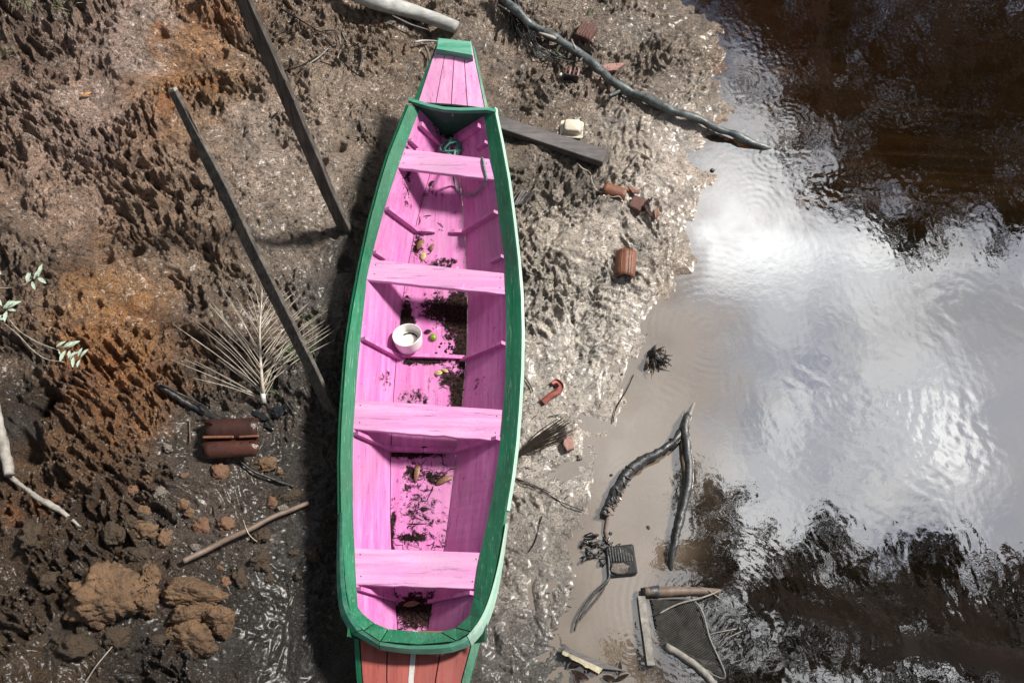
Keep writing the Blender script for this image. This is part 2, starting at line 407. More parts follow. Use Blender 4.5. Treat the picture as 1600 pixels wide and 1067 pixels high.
# ------------------------------------------------------------------ ground mesh
def axis(a, b, step, lo, hi, g=1.28):
    c = list(np.arange(a, b+step*.5, step)); s = step; x = c[-1]
    while x < hi: s *= g; x += s; c.append(x)
    s = step; x = c[0]; pre = []
    while x > lo: s *= g; x -= s; pre.append(x)
    return np.array(pre[::-1]+c)
def grid_mesh(name, xs, ys, Z, m, drop=None):
    nx, ny = len(xs), len(ys); X, Y = np.meshgrid(xs, ys)
    V = np.stack([X.ravel(), Y.ravel(), Z.ravel()], 1).astype(np.float32)
    i = np.arange(nx*ny).reshape(ny, nx)
    Q = np.stack([i[:-1,:-1], i[:-1,1:], i[1:,1:], i[1:,:-1]], -1).reshape(-1, 4)
    me = bpy.data.meshes.new(name); me.vertices.add(len(V)); me.vertices.foreach_set('co', V.ravel())
    me.loops.add(Q.size); me.loops.foreach_set('vertex_index', Q.ravel().astype(np.int32))
    me.polygons.add(len(Q)); me.polygons.foreach_set('loop_start', np.arange(0, Q.size, 4, dtype=np.int32))
    me.polygons.foreach_set('use_smooth', np.ones(len(Q), bool)); me.update(calc_edges=True); me.materials.append(m)
    o = bpy.data.objects.new(name, me); COL.objects.link(o); return o, X, Y

def lin(c): 
    c = np.array(c)/255.; return np.where(c <= .04045, c/12.92, ((c+.055)/1.055)**2.4)
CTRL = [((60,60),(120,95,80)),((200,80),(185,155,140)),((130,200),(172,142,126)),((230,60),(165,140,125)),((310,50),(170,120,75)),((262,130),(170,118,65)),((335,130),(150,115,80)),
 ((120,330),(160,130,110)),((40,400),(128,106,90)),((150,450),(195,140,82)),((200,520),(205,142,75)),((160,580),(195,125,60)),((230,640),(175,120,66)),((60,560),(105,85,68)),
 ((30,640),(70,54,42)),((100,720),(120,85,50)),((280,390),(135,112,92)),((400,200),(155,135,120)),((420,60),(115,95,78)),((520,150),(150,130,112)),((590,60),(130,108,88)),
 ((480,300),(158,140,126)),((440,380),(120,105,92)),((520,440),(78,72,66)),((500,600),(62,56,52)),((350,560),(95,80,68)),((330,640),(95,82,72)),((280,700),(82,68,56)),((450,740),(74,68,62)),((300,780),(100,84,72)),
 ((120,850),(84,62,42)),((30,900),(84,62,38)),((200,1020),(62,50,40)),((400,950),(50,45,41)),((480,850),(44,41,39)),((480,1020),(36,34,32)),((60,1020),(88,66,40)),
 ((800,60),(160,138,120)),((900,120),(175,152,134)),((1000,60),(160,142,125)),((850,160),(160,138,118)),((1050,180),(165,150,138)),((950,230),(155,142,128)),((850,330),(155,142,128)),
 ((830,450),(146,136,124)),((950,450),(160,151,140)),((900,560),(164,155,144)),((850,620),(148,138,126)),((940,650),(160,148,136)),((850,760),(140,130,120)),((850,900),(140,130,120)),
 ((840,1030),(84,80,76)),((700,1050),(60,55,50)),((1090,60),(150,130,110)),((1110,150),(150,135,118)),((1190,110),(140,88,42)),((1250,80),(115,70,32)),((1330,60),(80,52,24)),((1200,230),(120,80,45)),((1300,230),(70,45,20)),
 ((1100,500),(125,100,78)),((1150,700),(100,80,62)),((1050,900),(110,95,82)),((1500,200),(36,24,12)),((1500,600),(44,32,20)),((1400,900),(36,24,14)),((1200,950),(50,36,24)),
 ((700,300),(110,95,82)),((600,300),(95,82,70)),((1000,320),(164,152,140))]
STAINS = [(215,485,26,12),(238,498,16,10),(160,545,20,11),(185,655,12,22),(250,55,14,20),(262,165,12,22),(325,130,18,12),(300,100,10,10),(20,800,16,18),(70,790,20,10),(350,30,12,8)]
WETC = [((200,200),.25),((100,400),.3),((250,500),.4),((350,100),.4),((450,250),.55),((560,120),.6),((500,480),.7),((450,700),.6),((480,950),.55),((200,950),.45),((60,750),.4),
        ((850,60),.55),((1000,100),.7),((850,250),.6),((900,350),.95),((950,500),1.),((850,700),1.),((850,950),.95),((1050,250),1.)]
def ground_material():
    m, t, b, o = mat('mud_ground'); v = objvec(t)
    at = nn(t, 'ShaderNodeAttribute', attribute_name='soil'); a2 = nn(t, 'ShaderNodeAttribute', attribute_name='wet')
    wet = a2.outputs['Fac']
    n1 = noise(t, v, 9, 6, .7, .5); n2 = noise(t, v, 38, 6, .75, .3); n3 = noise(t, v, 3, 5, .65)
    f = mrange(t, n1, .34, .66, .66, 1.62)
    gcol = nn(t, 'ShaderNodeCombineColor')
    for k in range(3): t.links.new(f, gcol.inputs[k])
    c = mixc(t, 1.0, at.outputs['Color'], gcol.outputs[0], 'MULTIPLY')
    c = mixc(t, mrange(t, n2, .51, .59, 0, .70), c, (.024,.018,.014))
    n7 = noise(t, v, 120, 5, .75, .3); c = mixc(t, mrange(t, n7, .52, .58, 0, .72), c, (.018,.013,.010)); c = mixc(t, mrange(t, n7, .45, .36, 0, .50), c, (.46,.41,.36))
    c = mixc(t, mrange(t, n3, .52, .66, 0, .35), c, (.13,.125,.12))
    # grey blue clay smears on the wet mud
    n4 = noise(t, v, 6.5, 6, .7, 1.0)
    c = mixc(t, mth(t, 'MULTIPLY', mrange(t, n4, .60, .68, 0, .45), wet), c, (.20,.205,.205))
    t.links.new(c, b.inputs['Base Color'])
    n5 = noise(t, v, 4.2, 5, .6, .4)
    rr = mth(t, 'SUBTRACT', mrange(t, n5, .38, .60, .50, .86), mth(t, 'MULTIPLY', wet, .36))
    rr = mth(t, 'MAXIMUM', mth(t, 'ADD', rr, mrange(t, n2, .4, .65, -.10, .16)), .14)
    t.links.new(rr, b.inputs['Roughness'])
    t.links.new(mrange(t, wet, 0, 1, .25, .55), b.inputs['Specular IOR Level'])
    b.inputs['IOR'].default_value = 1.5
    t.links.new(mrange(t, wet, .2, 1, .24, .46), b.inputs['Coat Weight']); b.inputs['Coat Roughness'].default_value = .30
    nr = nn(t, 'ShaderNodeTexNoise', noise_type='RIDGED_MULTIFRACTAL'); nr.inputs['Scale'].default_value = 22; nr.inputs['Detail'].default_value = 6; nr.inputs['Roughness'].default_value = .62; nr.inputs['Distortion'].default_value = .6; t.links.new(v, nr.inputs['Vector'])
    h = mth(t, 'ADD', mth(t, 'MULTIPLY', noise(t, v, 30, 8, .75, .8), 1.0), mth(t, 'MULTIPLY', noise(t, v, 110, 5, .75), .45))
    h = mth(t, 'ADD', h, mth(t, 'MULTIPLY', nr.outputs[0], .22))
    bn = bump(t, b, h, 1.0, .075); t.links.new(mrange(t, wet, .62, .98, 1.0, .34), bn.inputs['Strength'])
    return m
xs = axis(-3.9, 1.75, .0068, -90, 90); ys = axis(-2.25, 2.95, .0068, -90, 90)
X, Y = np.meshgrid(xs, ys)
Z = ground_h(X.ravel(), Y.ravel()).reshape(X.shape)
GZ = (xs, ys, Z)
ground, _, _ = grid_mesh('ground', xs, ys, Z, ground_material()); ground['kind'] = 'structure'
PX, PY = proj(X.ravel(), Y.ravel(), Z.ravel()); 
bad = (np.abs(X.ravel()) > 6) | (np.abs(Y.ravel()) > 5)
PX = np.where(bad, np.clip(800+X.ravel()*250, -900, 2500), PX); PY = np.where(bad, np.clip(533-Y.ravel()*250, -900, 2000), PY)
PXw = PX + 34*fbm(X.ravel()*2.6, Y.ravel()*2.6, 4, 200, .6); PYw = PY + 34*fbm(X.ravel()*2.6+40, Y.ravel()*2.6, 4, 210, .6)
PXw = np.clip(PXw, -60, 1660); PYw = np.clip(PYw, -60, 1127)
col = np.zeros((len(PX), 4), np.float32); wsum = np.zeros(len(PX)); wetv = np.zeros(len(PX)); ww = np.zeros(len(PX))
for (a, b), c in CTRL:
    w = 1.0/((((PXw-a)**2+(PYw-b)**2)/900.)**1.6+.3); lc = lin(c)*((2.05 if (a < 450 and b < 600) else 1.75) - .78*float(sstep(720,860,np.array(a))) - .30*(a > 760 and b > 850) - .62*(a < 540 and b > 600) - .35*(a < 90 and b < 620)); lc = lc*.84+lc.mean()*.16; lc = lc*min(1, .56/lc.max())  # soil colour holds sunlit upper left and lower-left vignette, besides wet dark mud
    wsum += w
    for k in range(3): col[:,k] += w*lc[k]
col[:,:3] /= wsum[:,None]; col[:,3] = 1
for (a, b), q in WETC:
    w = 1.0/((((PXw-a)**2+(PYw-b)**2)/900.)**1.3+.3); ww += w; wetv += w*q
wetv /= ww
sn = fbm(X.ravel()*14, Y.ravel()*14, 3, 300, .7)
for (a, b, rx, ry) in STAINS:
    s = np.clip(1.25-np.sqrt(((PX-a)/rx)**2+((PY-b)/ry)**2)*.8 + sn*.8, 0, 1)[:,None]*.75
    col[:,:3] = col[:,:3]*(1-s) + s*np.array([.46,.19,.065])
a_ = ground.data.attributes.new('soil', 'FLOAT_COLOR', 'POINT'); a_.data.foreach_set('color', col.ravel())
a_ = ground.data.attributes.new('wet', 'FLOAT', 'POINT'); a_.data.foreach_set('value', wetv.astype(np.float32))
del PX, PY, PXw, PYw, col, wsum, wetv, ww, sn

# ------------------------------------------------------------------ water
RINGS = [((988,758),.24,.034,.9),((1235,190),.30,.040,.7),((1155,130),.22,.03,.6),((1210,245),.40,.036,.8),((1180,330),.35,.045,.6),((1110,520),.75,.050,.55),((1340,620),1.1,.075,.7),
         ((1090,940),.55,.042,1.4),((985,1005),.18,.03,.8),((1150,930),.7,.05,.4),((1055,200),.2,.03,1.0),((1395,150),.3,.045,1.0),((1500,110),.25,.04,.8)]
def water_h(x, y):
    px, py = proj(x, y, np.zeros_like(x))
    far = (np.abs(x) > 6) | (np.abs(y) > 5)
    px = np.where(far, 1500, px); py = np.where(far, 500, py)
    h = np.zeros_like(x)
    for (a, b), ext, lam, am in RINGS:
        c = P(a, b, 0); r = np.hypot(x-c[0], y-c[1]); ang = np.arctan2(y-c[1], x-c[0])
        r2 = r + .02*perlin(x*3+a, y*3, 400)
        env = np.exp(-(r/ext)**2*1.8)*sstep(.0, lam*1.2, r)*sstep(-.35, .5, np.cos(ang-(a*.37+b*.11)) + .8*perlin(x*2.2+a, y*2.2, 401))
        h += am*.00012*np.sin(r2*2*np.pi/lam)*env*(1+.5*np.sin(ang*2+a))
    act = .25 + .75*sstep(1080, 1250, px)                     # calmer close to the bank
    low = sstep(760, 900, py)*sstep(1050, 1200, px); top = sstep(380, 250, py)
    mid = 1-np.clip(low+top, 0, 1)
    c, s = math.cos(R(12)), math.sin(R(12)); U = x*c+y*s; V = -x*s+y*c
    wv = .0012*perlin(U*10, V*5, 410) + .00055*perlin(U*24, V*11, 411) + .00022*perlin(U*46, V*22, 412)
    c, s = math.cos(R(-35)), math.sin(R(-35)); U = x*c+y*s; V = -x*s+y*c
    w2 = .0011*perlin(U*6, V*11, 420) + .0005*perlin(U*13, V*24, 421)
    gust = sstep(-.35, .35, fbm(x*1.1, y*1.1, 2, 430))
    chop = .00050*perlin(x*26, y*26, 440) + .00022*perlin(x*52, y*52, 441)
    h += act*(low*(.34*wv)*(.30+.9*gust) + mid*(.15*wv+.34*w2*gust*sstep(1150, 1250, px)+.10*chop) + top*(.18*wv+.36*chop*(.2+1.0*gust)))
    return h
def water_material():
    m = bpy.data.materials.new('creek_water'); m.use_nodes = True; t = m.node_tree; t.nodes.clear()
    o = nn(t, 'ShaderNodeOutputMaterial'); at = nn(t, 'ShaderNodeAttribute', attribute_name='silt'); silt = at.outputs['Fac']
    v = objvec(t)
    n1 = noise(t, v, 2.0, 6, .65, 1.2)
    body = nn(t, 'ShaderNodeBsdfDiffuse')
    c = mixc(t, silt, (.009,.0045,.002), (.225,.170,.122)); c = mixc(t, mrange(t, n1, .4, .65, 0, .22), c, (.085,.062,.048))
    t.links.new(c, body.inputs[0])
    tr = nn(t, 'ShaderNodeBsdfTransparent'); tr.inputs[0].default_value = (.80,.56,.30,1)
    a3 = nn(t, 'ShaderNodeAttribute', attribute_name='clear')
    ms = nn(t, 'ShaderNodeMixShader'); t.links.new(a3.outputs['Fac'], ms.inputs[0])
    t.links.new(body.outputs[0], ms.inputs[1]); t.links.new(tr.outputs[0], ms.inputs[2])
    gl = nn(t, 'ShaderNodeBsdfGlossy'); gl.inputs['Roughness'].default_value = .015; gl.inputs[0].default_value = (.97,.985,1,1)
    bp = nn(t, 'ShaderNodeBump'); bp.inputs['Strength'].default_value = .10; bp.inputs['Distance'].default_value = .002
    t.links.new(noise(t, v, 26, 3, .5, .3), bp.inputs['Height']); t.links.new(bp.outputs[0], gl.inputs['Normal'])
    lw = nn(t, 'ShaderNodeFresnel'); lw.inputs['IOR'].default_value = 1.33
    fac = mth(t, 'ADD', mth(t, 'MULTIPLY', lw.outputs[0], .9), .74)
    fac = mth(t, 'SUBTRACT', fac, mth(t, 'MULTIPLY', silt, .36)); fac = mth(t, 'MAXIMUM', mth(t, 'SUBTRACT', fac, mth(t, 'MULTIPLY', a3.outputs['Fac'], .46)), .30)
    m2 = nn(t, 'ShaderNodeMixShader'); t.links.new(fac, m2.inputs[0]); t.links.new(ms.outputs[0], m2.inputs[1]); t.links.new(gl.outputs[0], m2.inputs[2])
    t.links.new(m2.outputs[0], o.inputs[0]); return m
wxs = axis(.15, 3.85, .0075, -2.0, 90); wys = axis(-2.2, 2.9, .0075, -90, 90)
wxs = wxs[wxs > -1.2]
WX, WY = np.meshgrid(wxs, wys); x_ = WX.ravel(); y_ = WY.ravel()
WZ = water_h(x_, y_).reshape(WX.shape)
water, _, _ = grid_mesh('water', wxs, wys, WZ, water_material()); water['kind'] = 'structure'
wpx, wpy = proj(x_, y_, 0*x_); far = (np.abs(x_) > 6) | (np.abs(y_) > 5); wpx = np.where(far, 1600, wpx); wpy = np.where(far, 500, wpy)
jit = 40*fbm(x_*2, y_*2, 4, 500, .6)
edge = np.interp(wpy, [0,250,330,420,560,700,800,900,1067], [940,980,1030,1075,1140,1120,1060,1030,1000])
silt = sstep(110, -70, wpx+jit-edge)*sstep(200, 330, wpy+jit)
clear = sstep(420, 300, wpy+jit)*.62 + .25*sstep(860, 900, wpy)*sstep(1000, 1040, wpx)*sstep(1180, 1120, wpx)
gh = ground_h(x_, y_, False); clear = np.maximum(clear, sstep(-.03, -.004, gh)*.7*(1-.8*silt))
for nm, arr in (('silt', silt), ('clear', clear)):
    a_ = water.data.attributes.new(nm, 'FLOAT', 'POINT'); a_.data.foreach_set('value', arr.astype(np.float32))

# ------------------------------------------------------------------ BOAT
VB = to_boat(*P(705,168,.62)[:2])[1]; VS = -VB
def zt(v): return .565 + .055*np.clip(v/VB, 0, 1.3)**2 + .02*np.clip(-v/VB, 0, 1.2)**2
def zin(v): return zt(v) - .055
def zfl(v): return .255 + .07*np.clip(v/VB, 0, 1.2)**3 + .03*np.clip(-v/VB, 0, 1.2)**4
def trace(pts, zf, dz=0.):
    """traced outline points -> (v, u) samples in the boat frame, each at its own height"""
    out = []
    for a, b in pts:
        z = .5; 
        for _ in range(6):
            p = P(a, b, z); u, v = to_boat(p[0], p[1]); z = zf(v)+dz
        out.append((v, u))
    out.sort(); return np.array(out)
def prep(tr): return lambda v: np.interp(v, tr[:,0], tr[:,1])
def bw(u, v, z): 
    q = BO + u*BU + v*BV; return (q[0], q[1], z)
LO = prep(trace([(639,157),(622,200),(606,240),(592,285),(576,345),(561,415),(549,480),(540,540),(535,600),(531,660),(529,720),(530,800),(534,870),(538,920),(544,953)], zt))
RO = prep(trace([(774,172),(785,225),(795,280),(803,340),(810,400),(815,460),(816.5,520),(815.5,580),(812,640),(808,690),(802,740),(794,790),(786,840),(778,885),(763,944)], zt))
LI = prep(trace([(656,172),(651,183),(633,230),(618,273),(602,322),(586,380),(574,429),(564,524),(559,573),(554,639),(552,672),(551,725),(552,814),(556,902),(559,948),(562,985)], zin))
RI = prep(trace([(754,172),(758,191),(764,233),(772,276),(782,358),(789,409),(791,491),(790,590),(785,660),(780,708),(772,761),(758,831),(747,881),(740,934),(733,985)], zin))
LC = prep(trace([(699,170),(692,205),(671,273),(651,345),(638,410),(629,465),(625,504),(618,570),(614,622),(610,711),(609,796),(611,856),(618,951),(621,983),(622,1010)], zfl))
RC = prep(trace([(701,170),(708,207),(716,260),(723,315),(727,370),(729,419),(731,470),(730,544),(722,635),(712,718),(703,796),(694,860),(673,959),(669,983),(668,1010)], zfl))

def bx(px, py): p = P(px, py, .27); return p[0]-BO[0], p[1]-BO[1]
def blob(px, py, rx, ry, am):
    x, y = bx(px, py); return (x, y, rx/250*1.0, ry/250*1.0, am)
pink = (.54,.14,.39); pinkL = (.72,.30,.57)
M_pink = mat_paint('pink_paint', pink, pinkL, wear=.8, blobs=[blob(640,300,14,80,.35),blob(605,595,14,30,.35),blob(745,610,20,20,.3),blob(700,215,40,30,.42)])
M_pinkfloor = mat_paint('pink_floor_paint', pink, pinkL, wear=1.0, blobs=[blob(715,490,34,62,1.0),blob(690,480,50,36,.75),blob(722,540,18,50,1.2),blob(716,620,20,70,1.1),blob(634,500,18,60,.8),
    blob(705,590,40,26,.65),blob(640,706,70,12,.9),blob(690,410,36,20,.55),blob(650,955,60,38,.85),blob(680,745,36,18,.55),blob(640,840,40,14,.5),blob(705,210,22,30,1.0),blob(650,380,16,40,.5),
    blob(670,562,60,12,.8),blob(612,840,8,80,.6),blob(655,620,50,30,.32),blob(660,800,60,80,.3),blob(640,740,20,40,.5)])
M_bench = mat_paint('pink_bench_paint', (.62,.235,.50), (.77,.45,.67), wear=1.0, axis='x', under=(.35,.20,.27))
M_deckp = mat_paint('pink_deck_paint', (.72,.27,.54), (.86,.48,.70), wear=1.0, under=(.32,.22,.34), blobs=[blob(695,145,9,9,.9),blob(711,122,5,5,1.2),blob(697,125,4,60,.62),blob(712,120,3,60,.6),blob(727,125,4,60,.62),blob(683,110,3,50,.5)])
M_green = mat_paint('green_paint', (.003,.125,.056), (.02,.21,.11), wear=1.0, under=(.30,.42,.34), dirtc=(.01,.05,.03))
M_teal = mat_paint('worn_green_paint', (.035,.27,.17), (.22,.48,.36), wear=.6, under=(.5,.58,.52), dirtc=(.02,.06,.04), axis='x')
M_greenlit = mat_paint('sunlit_green_paint', (.30,.50,.40), (.50,.66,.56), wear=.5, under=(.5,.58,.52), dirtc=(.03,.08,.05))  # lit copy of the green: sun on right-hand pieces put into the colour
M_dgreen = mat_paint('dark_green_paint', (.006,.075,.035), (.02,.12,.06), wear=.3, under=(.2,.3,.25))
M_red = mat_paint('red_deck_paint', (.33,.062,.048), (.45,.12,.10), wear=.9, under=(.30,.20,.18))
M_white = mat_paint('white_strip_paint', (.55,.55,.53), (.75,.75,.72), wear=1.0)
M_steel = mat_plain('rusty_steel', (.25,.24,.22), .4)

boat = thing('boat', 'long narrow wooden boat, pink inside with green gunwales, beached on the mud', 'boat', (BO[0], BO[1], .14))
VE_L = to_boat(*P(544,953,zt(-1.6))[:2])[1]; VE_R = to_boat(*P(763,944,zt(-1.6))[:2])[1]
V1 = VB+.02
def st(a, b, n): return np.linspace(a, b, n)
def bmk(name, VF, m, parent=boat, smooth=False): return mk(name, VF[0], VF[1], m, parent, smooth)
# bottom plank and side planks (hull)
vs_ = st(VS+.035, V1, 60)
bmk('bottom_plank', loft([[bw(LC(v)+.004, v, zfl(v)), bw(RC(v)-.004, v, zfl(v)), bw(RC(v)-.004, v, zfl(v)-.025), bw(LC(v)+.004, v, zfl(v)-.025)] for v in vs_]), M_pinkfloor)
for s, I_, C_ in ((-1, LI, LC), (1, RI, RC)):
    secs = []
    for v in vs_:
        secs.append([bw(I_(v)+s*.004, v, zin(v)-.004), bw(C_(v), v, zfl(v)-.002), bw(C_(v)+s*.018, v, zfl(v)-.028), bw(I_(v)+s*.024, v, zin(v)-.02)])
    bmk('side_plank', loft(secs), M_pink)
    # outer skin, painted green
    secs = [[bw((LO if s < 0 else RO)(v)-s*.012, v, zt(v)-.034), bw(I_(v)+s*.026, v, zin(v)-.024), bw(C_(v)+s*.020, v, zfl(v)-.032), bw(C_(v)+s*.032, v, zfl(v)-.036), bw((LO if s < 0 else RO)(v)-s*.002, v, zt(v)-.034)] for v in st(VS-.02, V1, 50)]
    bmk('hull_side', loft(secs), M_dgreen)
# gunwale bands: long strakes
def band(a, b, s, name='gunwale', n=60):
    O_, I_ = (LO, LI) if s < 0 else (RO, RI); secs = []
    for v in st(a, b, n):
        o, i = O_(v), I_(v)
        secs.append([bw(o, v, zt(v)-.012), bw(o-s*.010, v, zt(v)), bw(i, v, zin(v)), bw(i+s*.006, v, zin(v)-.016), bw(o-s*.004, v, zt(v)-.036)])
    bmk(name, loft(secs), M_green)
band(VE_L, V1-.01, -1); band(VE_R, V1-.01, 1)
# thin edge outside the right strake, sunlight on it painted as paler green
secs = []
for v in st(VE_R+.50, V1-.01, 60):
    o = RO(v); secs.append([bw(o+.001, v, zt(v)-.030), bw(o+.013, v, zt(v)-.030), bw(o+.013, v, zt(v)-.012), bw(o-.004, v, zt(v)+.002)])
bmk('edge_strip', loft(secs), M_greenlit)
secs = []
for v in st(VE_L+.50, V1-.01, 60):
    o = LO(v); secs.append([bw(o-.001, v, zt(v)-.030), bw(o-.009, v, zt(v)-.028), bw(o-.009, v, zt(v)-.004), bw(o-.001, v, zt(v)+.001)])
bmk('edge_strip', loft(secs), M_green)
# stern band: pieces butted round the corner (outer px, inner px)
SP = [((544,953),(559,948)),((552,968),(566,958)),((568,984),(585,973)),((594,1001),(606,982)),((655,1006),(648,986)),((712,1001),(687,987)),((735,987),(712,981)),((752,966),(734,961)),((763,944),(740,934))]
zs = float(zt(VS)); zsi = zs-.022
SW = []
for k, (o, i) in enumerate(SP):
    w = [1, .9, .6, .3, .0, .3, .6, .9, 1][k]; zi = zs-.055*w-.02*(1-w)
    SW.append((P(o[0], o[1], zs), P(i[0], i[1], zi)))
for a, b in ((0,2),(2,3),(3,5),(5,6),(6,8)):
    secs = []
    for k in range(a, b+1):
        o, i = SW[k][0].copy(), SW[k][1].copy()
        if k == a and a > 0: nx = SW[k+1]; o += (nx[0]-o)*.006/np.linalg.norm(nx[0]-o); i += (nx[1]-i)*.006/np.linalg.norm(nx[1]-i)
        secs.append([tuple(o-[0,0,.010]), tuple(o), tuple(i), tuple(i-[0,0,.022]), tuple(o-[0,0,.04])])
    bmk('stern_gunwale', loft(secs), M_green)
# outer rub rail wrapped round the stern
RP = [((528,800),(535,800)),((526,870),(535.5,870)),((527,925),(539,920)),((533,963),(546,953)),((550,990),(566,984)),((594,1015),(593,1002)),((640,1021),(640,1008)),((700,1020),(702,1005)),((737,1008),(730,993)),
      ((757,985),(747,972)),((771,952),(761,944)),((782,905),(773,905)),((789,860),(783,860)),((794,818),(790,818))]
RW = [(P(o[0], o[1], zs-.045), P(i[0], i[1], zs+.004)) for o, i in RP]
cuts = [0, 4, 5, 8, 13]
for a, b in zip(cuts[:-1], cuts[1:]):
    secs = []; pts_o = [RW[k][0] for k in range(a, b+1)]; pts_i = [RW[k][1] for k in range(a, b+1)]
    n = 3*(b-a)+1
    if b-a > 1: po = smooth_path(pts_o, n); pi = smooth_path(pts_i, n)
    else: po, pi = pts_o, pts_i
    for q, (o, i) in enumerate(zip(po, pi)):
        o = np.array(o); i = np.array(i)
        if q == len(po)-1 and b < 13:
            o = o+(po[q-1]-o)*.004/np.linalg.norm(po[q-1]-o); i = i+(pi[q-1]-i)*.004/np.linalg.norm(pi[q-1]-i)
        dn = (o-i); dn[2] = 0; dn = dn/np.linalg.norm(dn)
        secs.append([tuple(i), tuple(i*.55+o*.45+np.array([0,0,.010])), tuple(o), tuple(o-[0,0,.03]-dn*.006), tuple(i-[0,0,.05])])
    bmk('rub_rail', loft(secs), M_greenlit if a == 8 else M_teal)  # right piece gets the paler copy, its sunlight painted in
# transom (stern wall) below the band
secs = []
for k, (o, i) in enumerate(SW):
    c = np.array(bw(0, VS+.25, 0)); q = o*.5+i*.5; lo_ = q+(c-q)*.10; 
    secs.append([(q[0], q[1], zs-.045), (lo_[0], lo_[1], .20), (lo_[0]*.985+c[0]*.015, lo_[1]*.985+c[1]*.015, .20), (i[0], i[1], zs-.06)])
bmk('transom', loft(secs), M_dgreen)
# bow bulkhead with its curved top trim
ZB = float(zt(VB))+.005
bt = [P(a, b, ZB) for a, b in ((638,155),(655,160),(672,165),(694,169.5),(720,171),(745,170.5),(761,170),(775,173))]
secs = []
for k, p in enumerate(bt):
    d = np.array([BV[0], BV[1], 0])*.010
    secs.append([tuple(p-d), tuple(p+d+[0,0,.002]), tuple(p+d-[0,0,.03]), tuple(p-d-[0,0,.03])])
bmk('bulkhead_trim', loft(secs), M_teal)
secs = []
for k, p in enumerate(bt):
    v = VB; f = k/(len(bt)-1); d = np.array([BV[0], BV[1], 0])*.008
    lowu = (-.06+.12*f); lo_ = np.array(bw(lowu, VB+.015, .30))
    hi_ = p-np.array([0,0,.030])
    if k in (0, len(bt)-1): hi_ = hi_ + (np.array(bw(0, VB, hi_[2]))-hi_)*.05
    secs.append([tuple(hi_-d), tuple(hi_+d), tuple(lo_+d), tuple(lo_-d)])
bmk('bulkhead', loft(secs), M_dgreen)
ey = P(707, 174, ZB-.04)
bmk('latch', join(tube([ey+np.array([-.05,-.010,.012]), ey+np.array([.05,-.012,.010])], .0025, 5), tube([ey+np.array([.0,-.016,.005]), ey+np.array([.0,-.018,-.03])], .004, 6)), M_steel)
# foredeck
ZD0 = ZB-.012; ZD1 = ZB+.09
def dk(px, py, f): return P(px, py, ZD0+(ZD1-ZD0)*f)
deckT = [(686,77),(738,88)]; deckB = [(653,160),(757,169)]
TL, TR = dk(684,66,1), dk(738,72,1); BL, BR = dk(653,160,0), dk(757.5,169,0)
cutsx = [0, .27, .50, .74, 1]
for a, b in zip(cutsx[:-1], cutsx[1:]):
    secs = []
    for q in np.linspace(0, 1, 9):
        l = BL+(TL-BL)*q; r = BR+(TR-BR)*q; A = l+(r-l)*(a+.0025); B = l+(r-l)*(b-.0025)
        crown = lambda f: .012*math.sin(math.pi*f)
        A = A+[0,0,crown(a)]; B = B+[0,0,crown(b)]
        secs.append([tuple(A-[0,0,.016]), tuple(A+[.002,0,0]), tuple(B-[.002,0,0]), tuple(B-[0,0,.016])])
    bmk('foredeck_plank', loft(secs), M_deckp)
# green side strips and hull of the bow
oTL, oTR = dk(680.5,70,1), dk(741.5,73,1); oBL, oBR = dk(645,158,0), dk(763,169,0)
for iT, iB, oT, oB in ((TL, BL, oTL, oBL), (TR, BR, oTR, oBR)):
    secs = []
    for q in np.linspace(0, 1, 9):
        i = iB+(iT-iB)*q; o = oB+(oT-oB)*q; dn = o-i; dn = dn/np.linalg.norm(dn)
        secs.append([tuple(i+dn*.002-[0,0,.002]), tuple(o-[0,0,.012]), tuple(o-[0,0,.05]), tuple(i+dn*.002-[0,0,.03])])
    bmk('deck_edge', loft(secs), M_green)
secs = []
for q in np.linspace(0, 1, 12):
    l = oBL+(oTL-oBL)*q; r = oBR+(oTR-oBR)*q; zb = .20+.34*q**1.6; m_ = (l+r)/2
    lb = m_+(l-m_)*(.55+.2*q); rb = m_+(r-m_)*(.55+.2*q)
    l = m_+(l-m_)*.97; r = m_+(r-m_)*.97
    secs.append([tuple(l-[0,0,.03]), (lb[0], lb[1], zb), (rb[0], rb[1], zb), tuple(r-[0,0,.03])])
bmk('bow_hull', loft(secs), M_dgreen)
c1, c2, c3, c4_ = P(684,60,ZD1+.03), P(736,66,ZD1+.03), P(739,88,ZD1-.005+.03), P(681,78,ZD1-.005+.03)
V_, F_ = loft([[tuple(p-[0,0,.05]) for p in (c1,c2,c3,c4_)], [tuple(p) for p in (c1,c2,c3,c4_)], [tuple(p+(np.mean([c1,c2,c3,c4_],axis=0)-p)*.06+[0,0,.006]) for p in (c1,c2,c3,c4_)]])
bmk('bow_cap', (V_, F_), M_teal)
# thwarts
def quad_board(px4, ztop, th, name, m, n=14, parent=boat, wob=.0015, seed=1):
    """board traced by its top face corners (TL, TR, BR, BL)"""
    TL, TR, BR, BL = [P(a, b, ztop) for a, b in px4]; secs = []
    for q in np.linspace(0, 1, n):
        A = TL+(TR-TL)*q; B = BL+(BR-BL)*q
        w1 = wob*mnoise.noise(Vector((q*9, seed, 0))); w2 = wob*mnoise.noise(Vector((q*9, seed, 7)))*1.6
        dn = (A-B); dn = dn/np.linalg.norm(dn); A = A+dn*w1*2; B = B+dn*w2*2
        e = dn*.003
        secs.append([tuple(A-e), tuple(B+e), tuple(B-[0,0,.003]), tuple(B-[0,0,th]), tuple(A-[0,0,th]), tuple(A-[0,0,.003])])
    return bmk(name, loft(secs), m, parent)
def tz(py): v = to_boat(*P(690, py, .52)[:2])[1]; return float(zin(v))
quad_board(((627,232),(770,249),(773,281),(620,262)), tz(255)-.008, .026, 'thwart', M_bench, seed=1)
